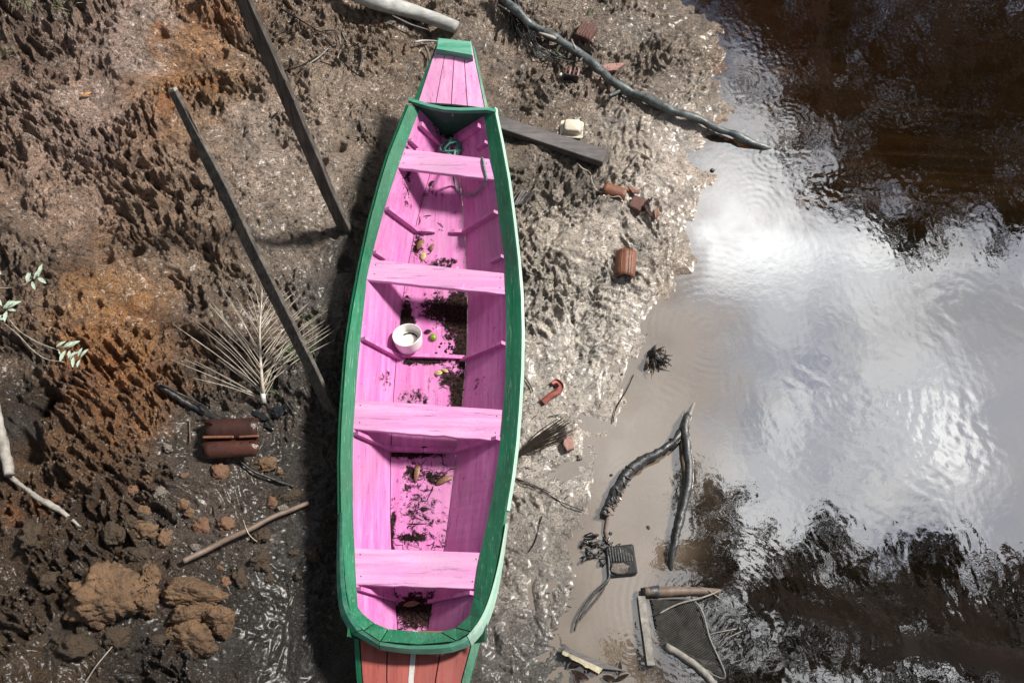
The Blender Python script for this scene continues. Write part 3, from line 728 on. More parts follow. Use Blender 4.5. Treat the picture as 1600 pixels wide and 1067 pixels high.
quad_board(((579,405),(791,427),(793,460),(572,437)), tz(430)-.008, .028, 'thwart', M_bench, seed=2)
quad_board(((554,624),(786,640),(784,689),(551,670)), tz(655)-.008, .026, 'thwart', M_bench, wob=.003, seed=3)
quad_board(((553,856),(754,863),(746,920),(556,913)), tz(890)-.008, .030, 'thwart', M_bench, seed=4)
# ribs
def rib(v, side, f0=0., f1=1., wv=.020, dep=.036, name='rib', skew=0.):
    I_, C_ = (LI, LC) if side < 0 else (RI, RC); secs = []
    for q in np.linspace(f0, f1, 6):
        u = I_(v)+(C_(v)-I_(v))*q; z = (zin(v)-.006)+(zfl(v)-zin(v)+.006)*q; vv = v+skew*q
        n = np.array([-(zfl(v)-zin(v)), 0, (C_(v)-I_(v))]); n = n/np.linalg.norm(n)*(1 if side < 0 else -1)
        if n[2] < 0: n = -n
        dd = dep*(1 if q < .9 else .8)
        secs.append([bw(u, vv-wv/2, z), bw(u+n[0]*dd, vv-wv/2, z+n[2]*dd), bw(u+n[0]*dd, vv+wv/2, z+n[2]*dd), bw(u, vv+wv/2, z)])
    return bmk(name, loft(secs), M_pink)
def frib(v, ua, ub, wv=.022, h=.03, name='floor_rib', dv=0):
    z = float(zfl(v)); secs = []
    for q in np.linspace(0, 1, 5):
        u = ua+(ub-ua)*q; hh = h*(.75 if q in (0, 1) else 1)
        secs.append([bw(u, v+dv*q-wv/2, z-.002), bw(u, v+dv*q-wv/2, z+hh), bw(u, v+dv*q+wv/2, z+hh), bw(u, v+dv*q+wv/2, z-.002)])
    return bmk(name, loft(secs), M_pink)
def vat(px, py, z): return float(to_boat(*P(px, py, z)[:2])[1])
vr = vat(643, 358, .30); rib(vr, -1, .0, 1.03); frib(vr, LC(vr)-.01, LC(vr)+.13, dv=.0); rib(vr, 1, 0, 1.03); frib(vr, RC(vr)+.01, RC(vr)-.09)
vr = vat(634, 558, .27); rib(vr, -1, 0, 1.08); frib(vr+.012, LC(vr)+.01, RC(vr)-.01, h=.026); rib(vr, 1, 0, 1.08)
vr = vat(640, 703, .27); rib(vr, -1, 0, 1.02); frib(vr, LC(vr)-.01, (LC(vr)+RC(vr))/2-.002, h=.038); frib(vr, (LC(vr)+RC(vr))/2+.002, RC(vr)+.01, h=.038); rib(vr, 1, 0, 1.02)
vr = vat(645, 938, .28); rib(vr, -1, 0, 1.15, dep=.03); rib(vr, 1, 0, 1.15, dep=.03)
vr = VB-.07; rib(vr, -1, .12, 1.1, wv=.03, dep=.03); rib(vr, 1, .12, 1.1, wv=.03, dep=.03)
for py, q in ((228,.30),(400,.30)):
    vr = vat(690, py, .5); rib(vr, -1, 0, q, dep=.026); rib(vr, 1, 0, q, dep=.026)
# stern deck
ZR = .43
def sd_(px, py): return P(px, py, ZR)
sL = [(561,985),(566,1060),(585,1180)]; sR = [(742,985),(722,1060),(700,1180)]
cutsr = [0, .245, .505, .735, 1]
for a, b in zip(cutsr[:-1], cutsr[1:]):
    secs = []
    for (l, r) in zip(sL, sR):
        A = sd_(l[0]+(r[0]-l[0])*a+1.0, l[1]); B = sd_(l[0]+(r[0]-l[0])*b-1.0, l[1])
        secs.append([tuple(A-[0,0,.02]), tuple(A), tuple(B), tuple(B-[0,0,.02])])
    bmk('stern_deck_plank', loft(secs), M_red)
secs = []
for (l, r) in zip(sL, sR):
    f = .47; w = 7; x0 = l[0]+(r[0]-l[0])*f
    A = sd_(x0-1, l[1])+[0,0,.003]; B = sd_(x0+w, l[1])+[0,0,.003]
    secs.append([tuple(A-[0,0,.004]), tuple(A), tuple(B), tuple(B-[0,0,.004])])
bmk('white_stripe', loft(secs), M_white)
for s, ed in ((-1, sL), (1, sR)):
    secs = []
    for (x0, y0) in ed:
        A = sd_(x0+s*1, y0)+[0,0,.006]; B = sd_(x0+s*(13 if s > 0 else 9), y0)-[0,0,.006]
        secs.append([tuple(A-[0,0,.03]), tuple(A), tuple(B), tuple(B-[0,0,.05])])
    bmk('deck_edge', loft(secs), M_green)
secs = []
for (l, r), k in zip(zip(sL, sR), (0, 1, 2)):
    zb = [.17,.20,.30][k]; A = sd_(l[0]-6, l[1]); B = sd_(r[0]+9, r[1]); m_ = (A+B)/2; a2 = m_+(A-m_)*.8; b2 = m_+(B-m_)*.8
    secs.append([tuple(A-[0,0,.035]), (a2[0], a2[1], zb), (b2[0], b2[1], zb), tuple(B-[0,0,.035])])
bmk('stern_hull', loft(secs), M_dgreen)
nails = []
for s, O_, I_ in ((-1, LO, LI), (1, RO, RI)):
    for v in np.arange(VS+.15, VB-.05, .19):
        f = .45+.2*math.sin(v*17); u = O_(v)*(1-f)+I_(v)*f; z = zt(v)*(1-f)+zin(v)*f
        nails.append(rock(*bw(u, v, z-.0015), .0045, .0045, .0022, 0, 1, 3, 0, 0, .0))
o = bmk('nail_head', join(*nails), mat_plain('dark_nail', (.02,.03,.025), .5)); o['kind'] = 'stuff'
nails = []
for (a, b, zz) in ((632,240,255),(631,255,255),(760,256,255),(760,272,255),(587,414,430),(585,428,430),(782,434,430),(781,450,430),(563,633,655),(562,660,655),(776,650,655),(774,676,655),(563,866,890),(564,900,890),(744,873,890),(738,908,890)):
    p = P(a, b, tz(zz)-.0085); nails.append(rock(p[0], p[1], p[2], .004, .004, .0022, 0, 1, 3, 0, 0, .0))
o = bmk('nail_head', join(*nails), mat_plain('rust_nail', (.03,.012,.012), .6)); o['kind'] = 'stuff'
def floor_at(px, py):
    p = P(px, py, .27); u, v = to_boat(p[0], p[1]); return P(px, py, float(zfl(v)))

#PART2
# ------------------------------------------------------------------ materials for the loose things
M_post = mat_wood('weathered_post', (.045,.038,.032), (.165,.15,.13), .9, (50,50,3))
M_postend = mat_plain('sawn_end', (.42,.39,.35), .8)
M_plank = mat_wood('grey_plank', (.085,.075,.075), (.16,.145,.145), .65, (3,50,50))
M_bark = mat_wood('wet_dark_bark', (.010,.011,.012), (.055,.056,.058), .36, (30,30,30), 1.0, .7)
M_bark2 = mat_wood('grey_green_bark', (.022,.030,.033), (.17,.19,.19), .42, (16,16,16), .9, .7)
M_drift = mat_wood('bleached_wood', (.17,.155,.135), (.40,.375,.34), .85, (14,14,14), .9)
M_driftd = mat_wood('brown_stick_wood', (.11,.075,.055), (.20,.145,.115), .6, (10,10,10), .6)
M_greylog = mat_wood('pale_grey_log', (.30,.30,.29), (.48,.48,.46), .7, (6,30,30), .6)
M_sub = mat_plain('sunken_wood', (.30,.20,.09), .5)
M_black = mat_wood('blackened_wood', (.010,.010,.011), (.035,.033,.032), .45, (20,20,20), .9)
M_frond = mat_plain('dry_frond', (.40,.355,.29), .8, .35)
M_frondw = mat_plain('pale_stub', (.62,.60,.56), .6)
M_tile = mat_rock('clay_tile', (.22,.09,.05), (.15,.06,.038), (.07,.032,.024), .40, 10, .3)
M_tiled = mat_rock('dark_clay_tile', (.030,.014,.011), (.080,.030,.022), (.016,.010,.009), .25, 8, .25)
M_brick = mat_rock('wet_brick', (.13,.060,.050), (.17,.085,.07), (.06,.03,.026), .45, 18, .6)
M_brickp = mat_rock('pale_pink_brick', (.40,.22,.19), (.32,.17,.14), (.2,.12,.1), .5, 18, .5)
M_redpl = mat_plain('faded_red_plastic', (.32,.10,.085), .4, .3)
M_clod = mat_rock('ochre_clay', (.26,.155,.085), (.12,.072,.042), (.03,.021,.016), .6, 11, 1.0)
M_cloddark = mat_rock('wet_brown_clay', (.060,.042,.028), (.10,.066,.04), (.02,.015,.011), .5, 10, 1.0)
M_clodred = mat_rock('red_clay_stone', (.22,.10,.055), (.20,.14,.09), (.06,.035,.022), .7, 10, 1.0)
M_clodgrey = mat_rock('grey_mud_clod', (.20,.17,.145), (.15,.13,.11), (.06,.05,.042), .30, 9)
M_pot = mat_plain('white_plastic', (.82,.81,.78), .35, .03, 10, .03)
M_ptub = mat_rock('muddy_cream_plastic', (.62,.55,.44), (.66,.60,.50), (.20,.16,.12), .4, 9, .1)
M_grime = mat_plain('dark_grime', (.016,.011,.008), .95, .5)
M_wood_pot = mat_plain('dirty_water', (.62,.60,.53), .2, .1)
M_rope = mat_wood('teal_rope_fibre', (.03,.16,.13), (.10,.28,.23), .6, (90,90,90), 1.0)
M_ropeg = mat_wood('grey_rope_fibre', (.16,.22,.21), (.26,.32,.30), .7, (90,90,90), 1.0)
M_string = mat_plain('pale_string', (.60,.52,.42), .7)
M_hose = mat_plain('dark_green_cord', (.05,.10,.07), .4)
M_lime = mat_plain('green_fruit', (.16,.26,.02), .35)
M_leafb = mat_plain('dry_brown_leaf', (.19,.10,.05), .5, .35, 40)
M_leafy = mat_plain('yellow_leaf', (.40,.33,.13), .5, .3, 60)
M_leafo = mat_plain('orange_leaf', (.45,.21,.06), .5, .3, 60)
M_leafg = mat_plain('pale_green_leaf', (.40,.49,.39), .5, .25, 60)
M_leafd = mat_plain('rotten_leaf', (.028,.018,.016), .3, .4, 40)
M_grass = mat_plain('young_grass', (.06,.115,.04), .55, .3)
M_grassd = mat_plain('dull_grass', (.16,.17,.09), .6, .3)
M_twig = mat_plain('dark_twig', (.020,.014,.011), .8, .3)
M_net = mat_plain('black_netting', (.13,.125,.115), .4, .3)
M_under = mat_plain('black_net_backing', (.008,.007,.006), .7, .3)
M_tree = mat_plain('tree_leaf', (.020,.030,.012), .9, .3, 1)
M_trunk = mat_wood('tree_bark', (.09,.07,.055), (.15,.12,.10), .85, (3,3,1))
M_bag = mat_plain('black_plastic_sheet', (.015,.016,.018), .22, .3)

def gpath(pts, dz, n, jit=0., seed=0):
    """trace on the ground; dz a number or one per point"""
    if not isinstance(dz, (list, tuple)): dz = [dz]*len(pts)
    W_ = [G(a, b, z) for (a, b), z in zip(pts, dz)]
    return smooth_path(W_, n, jit, seed)
def radii(pxw, p, n):
    k = mpp(p); return list(np.interp(np.linspace(0, 1, n), np.linspace(0, 1, len(pxw)), pxw)*k/2)

# ------------------------------------------------------------------ posts
def post(name, label, base, top, ztop, w, d, sides, group):
    g0 = G(*base, -.25); g0 = P(base[0], base[1], G(*base)[2]); t0 = P(top[0], top[1], ztop)
    dirv = (t0-g0)/np.linalg.norm(t0-g0); root = thing(name, label, 'post', tuple(g0), group)
    secs = []; n = 22
    e0 = np.array([math.cos(R(-24)), math.sin(R(-24)), 0]); ex = e0-dirv*np.dot(e0, dirv); ex = ex/np.linalg.norm(ex); ey_ = np.cross(dirv, ex)
    for q in np.linspace(-.12, 1, n):
        c = g0+(t0-g0)*q; j = .004*np.array(mnoise.noise_vector(Vector((q*6, w*90, 0)))) + .016*np.array(mnoise.noise_vector(Vector((q*1.8, w*70, 4)))); c = c+j
        a = w/2*(1+.05*mnoise.noise(Vector((q*14, 1, w*50)))); b = d/2
        secs.append([tuple(c-ex*a-ey_*b), tuple(c+ex*a*.92-ey_*b), tuple(c+ex*a-ey_*b*.8), tuple(c+ex*a+ey_*b), tuple(c-ex*a+ey_*b)])
    return root, secs, g0, t0, dirv, ex, ey_
r_, secs, g0, t0, dv, ex, ey_ = post('post', 'long rough timber post running past the top edge, foot in a mud hole', (541,362), (352,-60), 2.35, .086, .030, 4, 'timber posts stuck in the mud')
mk('shaft', *loft(secs), M_post, r_)
for q, s in ((.55, 1), (.62, 1), (.9, -1)):
    c = g0+(t0-g0)*q+ex*.03
    mk('splinter', *tube([c, c+ex*.02+dv*.03, c+ex*.026+dv*.06], [.004,.003,.0006], 5), M_postend, r_)
r_, secs, g0, t0, dv, ex, ey_ = post('post', 'shorter timber post with a broken splintered top and pale sawn tip', (516,640), (272,141), 1.75, .072, .026, 4, 'timber posts stuck in the mud')
for k in range(5):                 # broken wedge near the top: the section thins to one side
    f = [.92, .8, .66, .55, .45][k]; s = secs[-5+k]; cc = np.mean(s, axis=0)
    secs[-5+k] = [tuple(np.array(p)-ex*(.058*(1-f))*(1 if np.dot(np.array(p)-cc, ex) > 0 else 0)) for p in s]
mk('shaft', *loft(secs), M_post, r_)
s = [np.array(p) for p in secs[-1]]; cc = sum(s)/len(s)
mk('tip', *loft([[tuple(cc+(p-cc)*1.05+dv*.0) for p in s], [tuple(cc+(p-cc)*.95+dv*.014) for p in s]]), M_postend, r_)
for k in range(4):
    c = g0+(t0-g0)*(.80+.035*k)+ex*.02
    mk('splinter', *tube([c, c+dv*.05+ex*.006, c+dv*.11+ex*.004*(k-1)], [.007,.005,.0008], 5), M_driftd, r_)

# ------------------------------------------------------------------ plank, logs, branches, sticks
p0, p1 = G(784,198,.03), G(945,250,.05); ang = math.atan2(p1[1]-p0[1], p1[0]-p0[0]); L_ = np.linalg.norm(p1-p0); secs = []
for q in np.linspace(-.05, 1, 16):
    c = p0+(p1-p0)*q; n_ = np.array([-math.sin(ang), math.cos(ang), 0]); w = .052*(.92+.12*q)+.002*mnoise.noise(Vector((q*11, 3, 0))); w2 = w
    if q > .93: w = w*.90
    if .80 < q < .86: w *= .93
    secs.append([tuple(c-n_*w2-[0,0,.01]), tuple(c-n_*w2+[0,0,.042]), tuple(c-n_*(w2-.004)+[0,0,.046]), tuple(c+n_*(w-.004)+[0,0,.046]), tuple(c+n_*w+[0,0,.042]), tuple(c+n_*w-[0,0,.01])])
o = mk('plank', *loft(secs), M_plank); tag(o, 'dark grey weathered timber plank sticking out from under the right side of the bow', 'plank')

pts = gpath([(530,-22),(590,4),(650,20),(714,44)], [.10,.09,.075,.06], 26, .003, 4)
root = thing('log', 'pale grey round log lying above the bow tip, sawn end to the right', 'log', tuple(G(640,30)))
mk('trunk', *tube(pts, list(np.linspace(.062, .046, 26)), 16, .10, 3), M_greylog, root, True)
mk('split_bark', *tube(gpath([(612,24),(640,38),(672,48)], .085, 10, .002, 5), [.001,.005,.007,.008,.008,.007,.007,.006,.004,.001], 6), M_plank, root, True)
o = mk('stub_stick', *tube(gpath([(648,66),(664,64),(690,66)], .05, 8), .008, 7, .2), M_greylog, None, True); tag(o, 'short pale crooked stick beside the left of the bow cap', 'stick')
o = mk('stub_stick', *tube(gpath([(664,72),(668,80),(672,96)], .035, 8), .010, 7, .2), M_driftd, None, True); tag(o, 'stubby dark stick end tucked under the left bow edge', 'stick')

BR = [(772,-22),(800,10),(830,40),(872,62),(915,92),(960,130),(1000,150),(1048,172),(1100,192),(1150,212),(1180,226)]
bz = [.12,.11,.10,.085,.075,.065,.06,.05,.045,.035,.012]
pts = [G(a, b, z) for (a, b), z in zip(BR, bz)]; pts[-1] = P(1180,226,.010); pts.append(P(1225,240,-.035)); pts.append(P(1268,257,-.075))
pts = smooth_path(pts, 60, .014, 2)
root = thing('branch', 'long grey green branch lying from the top of the mud down into the water', 'branch', tuple(G(960,130)))
rad_ = np.interp(np.linspace(0, 1, 60), [0,.1,.3,.5,.7,.85,1], [.030,.036,.034,.036,.032,.026,.016])
mk('stem', *tube(pts, list(rad_*.88*(1+.16*np.sin(np.arange(60)*1.3)*np.sin(np.arange(60)*.37))), 14, .42, 6), M_bark2, root, True)
for k, (a, b, r0) in enumerate([([(872,62),(855,56),(842,52)], .09, .016), ([(905,84),(898,74),(893,62)], .08, .010), ([(972,132),(968,142),(952,150)], .065, .017), ([(975,138),(960,146),(950,156)], .05, .010), ([(1048,170),(1056,166),(1062,163)], .055, .009),
                                ([(1098,190),(1096,180),(1102,172)], .05, .005), ([(935,108),(946,112),(950,104)], .07, .007), ([(905,96),(912,90),(918,92)], .09, .009)]):
    mk('side_twig', *tube(gpath(a, b, 7), list(np.linspace(r0, r0*.5, 7)), 8, .2, k), M_drift if k in (0, 1) else M_bark2, root, True)
# darker second branch and roots beside it at the top
root = thing('root_bundle', 'tangle of black roots hanging beside the upper end of the long branch', 'roots', tuple(G(830,50)))
for k in range(16):
    a = rnd.uniform(-8, 10); pts = gpath([(792+a+rnd.uniform(-8,8),-10), (806+a,22), (818+a*1.2+rnd.uniform(-6,8),50+rnd.uniform(-6,6)), (838+a*1.3+rnd.uniform(-8,10),72+rnd.uniform(-10,12))], [rnd.uniform(.02,.09) for _ in range(4)], 16, .012, k)
    mk('root', *tube(pts, list(np.linspace(rnd.uniform(.006,.013), .002, 16)), 6, .3, k), M_black, root, True)
for k in range(10):
    a = 838+rnd.uniform(-14, 30); b = 62+rnd.uniform(-12, 22)
    mk('root', *tube(gpath([(a,b),(a+rnd.uniform(4,16),b+rnd.uniform(4,16)),(a+rnd.uniform(14,34),b+rnd.uniform(6,26))], .03, 10, .01, k+40), [.004]*9+[.001], 5), M_black if k % 2 else M_bark2, root, True)
o = mk('cord', *tube(gpath([(825,60),(826,72),(836,84),(852,87)], .02, 16), .006, 7), M_hose, None, True); tag(o, 'dark green cord looping out left of the root tangle', 'cord')
o = mk('cord', *tube(gpath([(862,72),(872,84),(886,92),(900,98),(905,92),(898,84),(886,80)], .02, 24, .003, 3), .0045, 7), M_hose, None, True); tag(o, 'thin green cord loop between root tangle and branch', 'cord')
o = mk('reed', *tube(gpath([(772,5),(785,11),(798,20),(809,27)], [.03,.05,.06,.06], 14), [.002]*3+[.005]*8+[.003]*3, 6), M_frondw, None, True); tag(o, 'thin pale reed poking left from the top of the branch', 'reed')

# V branch standing in the water
root = thing('forked_branch', 'black wet forked branch rising from the water in a V', 'branch', tuple(P(1040,740,0)))
la = [P(1072,655,.02),P(1058,684,.05),P(1030,706,.05),P(1000,722,.045),P(984,735,.05),P(966,760,.04),P(953,780,.03),P(943,804,.02)]
mk('left_arm', *tube(smooth_path(la, 44, .005, 8), list(np.interp(np.linspace(0,1,44), [0,.1,.25,.5,.56,.75,1], [.018,.022,.019,.032,.034,.030,.020])), 11, .40, 12), M_bark, root, True)
ra = [P(1076,646,.03),P(1070,668,.05),P(1073,700,.06),P(1077,745,.06),P(1070,780,.05),P(1058,830,.04),P(1050,870,.02),P(1046,900,-.03)]
mk('right_arm', *tube(smooth_path(ra, 50, .004, 9), list(np.interp(np.linspace(0,1,50), [0,.06,.15,.5,.85,1], [.016,.032,.027,.028,.022,.010])), 11, .32, 15), M_bark, root, True)
mk('broken_tip', *tube([P(1074,668,.06),P(1076,650,.05),P(1084,632,.0),P(1092,620,-.05)], [.012,.014,.009,.004], 8, .4, 3), M_drift, root, True)
mk('broken_tip', *tube([P(1070,668,.06),P(1070,652,.05),P(1070,640,.01)], [.010,.009,.002], 8, .4, 4), M_drift, root, True)
mk('knot', *rock(*P(1071,672,.045), .024, .030, .018, 0, 3, 5, 6, .3), M_bark, root, True)
for k, (a, b) in enumerate([((986,735),(978,728)),((1062,684),(1046,704)),((950,788),(967,783)),((940,800),(951,806)),((1077,745),(1081,740))]):
    mk('stub', *tube([P(*a, .05), P(*b, .04)], [.013,.007], 7, .4, k), M_bark, root, True)
for k in range(6):     # wrapped fibres round the left arm
    j_ = k*1.5+rnd.uniform(-.6,.6); q = P(984-j_*4.2, 735+j_*7.6, .045); tdir = rnd.uniform(-.3,.3)
    ringp_ = [q+np.array([math.cos(a)*.031*math.cos(.7+tdir*2), math.cos(a)*-.031*math.sin(.7+tdir*2), math.sin(a)*.029])+.006*np.array(mnoise.noise_vector(Vector((a*2, k*3.3, 0)))) for a in np.linspace(0, 2*math.pi*rnd.uniform(.6, 1), 12)]
    mk('bark_ring', *tube(ringp_, .0055, 5, .3, k), M_bark, root, True)
mk('hanging_strip', *tube([P(952,786,.03),P(950,806,.02),P(946,830,.012),P(950,852,.01)], [.018,.012,.010,.006], 8, .5, 21), M_driftd, root, True)
root = thing('root_clump', 'ragged clump of muddy black roots just above the floating wood block', 'roots', tuple(G(935,860)))
for k in range(26):
    a = rnd.uniform(915, 962); b = rnd.uniform(838, 876)
    mk('root', *tube(gpath([(a,b),(a+rnd.uniform(-12,12),b+rnd.uniform(-10,10)),(a+rnd.uniform(-16,16),b+rnd.uniform(-12,14))], [.01,.03,.008], 8, .008, k), [rnd.uniform(.004,.008)]*7+[.002], 5, .4, k), M_black if k % 3 else M_bark, root, True)

# wood block in the water
root = thing('wood_block', 'square sawn block of dark wood lying tilted in shallow water, muddy on top', 'block', tuple(P(970,876,0)))
mk('block', *xf(box(.165,.170,.075,.008), P(970,878,-.035), R(6), R(5), R(-4)), M_black, root)
for k in range(9):
    x_k = -.072+k*.018
    mk('grain_ridge', *xf(box(.009,.085,.006,.002), P(970+x_k*230, 866, .040), R(6), 0, 0), M_bark, root)
mk('mud_patch', *rock(*P(967,888,.030), .058, .034, .014, R(5), 3, 9, 4, .25), M_clodgrey, root, True)
root = thing('root', 'forked bare root running from the block down to the mud', 'root', tuple(P(925,930,0)))
mk('stem', *tube(smooth_path([P(950,862,.03),P(951,885,.03),P(950,905,.03),P(930,925,.03),P(915,945,.03),P(903,966,.03),P(897,985,.02)], 30, .004, 3), list(np.linspace(.010,.006,30)), 8, .25, 4), M_bark, root, True)
mk('side_root', *tube(smooth_path([P(950,905,.03),P(938,928,.02),P(920,950,.025),P(905,968,.03)], 20, .004, 5), .005, 7, .2), M_bark, root, True)

# net frame
root = thing('net_frame', 'black mesh net sagging in the water', 'net', tuple(P(1060,980,0)))
C4 = [P(1016,936,.02),P(1086,940,.03),P(1132,1058,.0),P(1028,1010,-.004)]
def netp(a, b):
    p = (C4[0]*(1-a)*(1-b)+C4[1]*a*(1-b)+C4[2]*a*b+C4[3]*(1-a)*b).copy()
    p[2] += .010*math.sin(math.pi*a)*math.sin(math.pi*b)+.014*mnoise.noise(Vector((a*3, b*3, 0)))+.004
    return p
ms_ = []
N1, N2 = 23, 30
for k in range(-N2, N1+1):
    for sgn in (1, -1):
        pl = []
        for q in np.linspace(0, 1, 22):
            a = (k/N1+q*N2/N1) if sgn > 0 else ((N1-k)/N1-q*N2/N1)
            if 0 <= a <= 1: pl.append(netp(a, q))
        if len(pl) > 1: ms_.append(tube(pl, .0017, 3, caps=False))
o = mk('mesh_netting', *join(*ms_), M_net, root); o['kind'] = 'stuff'
mk('edge_rope', *tube(smooth_path([C4[0],C4[1],netp(1,.5)+[0,0,.004],C4[2],netp(.5,1),C4[3]], 70, .003, 3), .006, 6, .2), M_net, root, True)
under = [netp(a, b)-[0,0,.012] for b in np.linspace(0,1,12) for a in np.linspace(0,1,10)]
mk('dark_backing', under, [(j*10+i, j*10+i+1, (j+1)*10+i+1, (j+1)*10+i) for j in range(11) for i in range(9)], M_under, root, True)  # black backing added so the water under the net shows no bright reflection
o = mk('batten', *loft([[tuple(p+np.array(q)) for q in ((-.022,0,-.02),(-.022,0,.022),(.019,0,.024),(.022,0,-.02))] for p in smooth_path([P(1002,932,.02),P(1008,975,.025),P(1017,1040,.03)], 12, .002)]), M_drift)
tag(o, 'pale upright wooden batten along the left side of the net', 'batten')
root = thing('stake', 'brown round stake with chewed end lying across the top of the net', 'stake', tuple(P(1060,926,0)))
pp = smooth_path([P(1006,924,.035),P(1040,924,.03),P(1080,923,.01),P(1125,924,-.008)], 30, .002, 3)
mk('shaft', *tube(pp, list(np.interp(np.linspace(0,1,30),[0,.05,.3,1],[.020,.028,.029,.016])), 10, .12, 5), M_wood_st if 'M_wood_st' in globals() else M_driftd, root, True)
mk('cut_end', *tube([P(1001,924,.035), P(1030,924,.04)], [.02,.037], 8, .3, 7), M_bark, root, True)
o = mk('thin_stick', *tube(smooth_path([P(1031,958,.05),P(1062,942,.06),P(1095,934,.05),P(1128,921,.02)], 20, .003, 2), [.0045]*18+[.003,.002], 6), M_drift, None, True); tag(o, 'thin pale stick laid diagonally over the black net', 'stick')
o = mk('sunken_branch', *tube(smooth_path([P(1040,1008,.02),P(1075,1030,.02),P(1100,1050,.02),P(1118,1072,.01)], 16, .003, 8), .020, 8, .3), M_drift, None, True); tag(o, 'pale muddy branch under the lower edge of the net', 'branch')
for k, (a, b, c_, e) in enumerate([(1088,1000,1150,982),(1120,1010,1160,985),(1125,935,1090,915)]):
    o = mk('twig', *tube([P(a, b, .012), P((a+c_)/2, (b+e)/2-3, .02), P(c_, e, .010)], .0028, 5), M_drift, None, True); tag(o, ['fine pale twig floating right of the net','second fine twig floating farther right of the net, over dark reflection','short fine twig by the right end of the stake'][k], 'twig')

# broken board at the bottom
root = thing('broken_board', 'broken plywood board with raw yellow edge, half sunk at the bottom shore', 'board', tuple(G(930,1030)))
A = [P(882,1010,.07),P(905,1008,.05),P(975,1052,.02),P(930,1052,.06)]
secs = []
for q in np.linspace(0, 1, 12):
    a = P(883+q*95, 1010+q*38, .06-.03*q); b = P(880+q*62, 1016+q*28+3*mnoise.noise(Vector((q*8,0,0))), .055-.01*q)
    secs.append([tuple(a), tuple(b), tuple(b-[0,0,.02]), tuple(a-[0,0,.02])])
mk('sheet', *loft(secs), M_plank, root)
secs = []
for q in np.linspace(0, 1, 12):
    b = P(880+q*62, 1016+q*28, .062-.012*q); c_ = P(878+q*58, 1021+q*31+4*mnoise.noise(Vector((q*9,4,0))), .055-.01*q)
    secs.append([tuple(b), tuple(c_), tuple(c_-[0,0,.012]), tuple(b-[0,0,.014])])
M_ply = mat_plain('raw_plywood', (.50,.45,.32), .7); mk('raw_edge', *loft(secs), M_ply, root)

# ------------------------------------------------------------------ leaves
def leafmesh(p, L, w, ang, pitch=0., curl=.2, fold=.25):
    V = []; F = []; n = 6
    for i in range(n+1):
        t = i/n; ww = w*math.sin(math.pi*min(1, t*.95+.03))**.8*.5; z = curl*L*math.sin(t*math.pi)*.35
        V += [(t*L, -ww, z+fold*ww), (t*L, 0, z), (t*L, ww, z+fold*ww)]
    for i in range(n):
        a = i*3; F += [(a, a+3, a+4, a+1), (a+1, a+4, a+5, a+2)]
    return xf((V, F), p, ang, 0, pitch)
def leaf_thing(name, px, py, z, L, w, ang, m, label, cat='leaf', group=None, pitch=0, curl=.25):
    p = G(px, py, .01) if z is None else z
    VF = leafmesh(p, L, w, R(ang), pitch, curl); V, F = VF
    o = mk(name, V, F, m, None, True); me = o.modifiers.new('thick', 'SOLIDIFY'); me.thickness = .0012
    return tag(o, label, cat, group)
leaf_thing('dead_leaf', 125, 152, None, .075, .022, 28, M_leafo, 'orange curled leaf on the pale bank, upper left')
leaf_thing('dead_leaf', 652, 392, floor_at(652,392)+[0,0,.004], .085, .038, 62, M_leafb, 'curled brown leaf on the pink floor, left of three above the second thwart', group='leaves on the boat floor', curl=.5)
leaf_thing('dead_leaf', 672, 392, floor_at(673,394)+[0,0,.004], .06, .026, 75, M_leafb, 'small brown leaf on the pink floor, right of the three above the second thwart', group='leaves on the boat floor', curl=.5)
leaf_thing('dead_leaf', 660, 408, floor_at(660,408)+[0,0,.004], .065, .036, 80, M_leafy, 'pale yellow leaf lying against the second thwart', group='leaves on the boat floor')
M_leafy2 = M_leafy
leaf_thing('dead_leaf', 679, 585, floor_at(679,585)+[0,0,.004], .05, .030, 15, M_leafy, 'yellow green leaf scrap below the white tub', group='leaves on the boat floor')
leaf_thing('dead_leaf', 690, 578, floor_at(690,578)+[0,0,.006], .045, .020, -20, M_leafy, 'second yellow leaf scrap, touching the yellow green one', group='leaves on the boat floor')
leaf_thing('dead_leaf', 650, 755, floor_at(649,755)+[0,0,.004], .12, .030, 82, M_leafb, 'long brown leaf standing lengthwise on the lower floor', group='leaves on the boat floor', curl=.3)
leaf_thing('dead_leaf', 680, 758, floor_at(680,758)+[0,0,.004], .12, .032, 28, M_leafb, 'long brown leaf lying slantwise by the right seam of the lower floor', group='leaves on the boat floor', curl=.3)
leaf_thing('dead_leaf', 657, 796, floor_at(657,796)+[0,0,.003], .05, .022, 5, M_leafd, 'small blackened leaf on the lower floor', group='leaves on the boat floor')
leaf_thing('dead_leaf', 671, 292, floor_at(671,292)+[0,0,.003], .05, .026, 60, M_leafd, 'dark leaf on the floor just under the first thwart', group='leaves on the boat floor')
leaf_thing('dead_leaf', 625, 946, floor_at(630,946)+[0,0,.01], .09, .03, 8, M_leafb, 'brown leaf below the stern thwart', group='leaves on the boat floor')
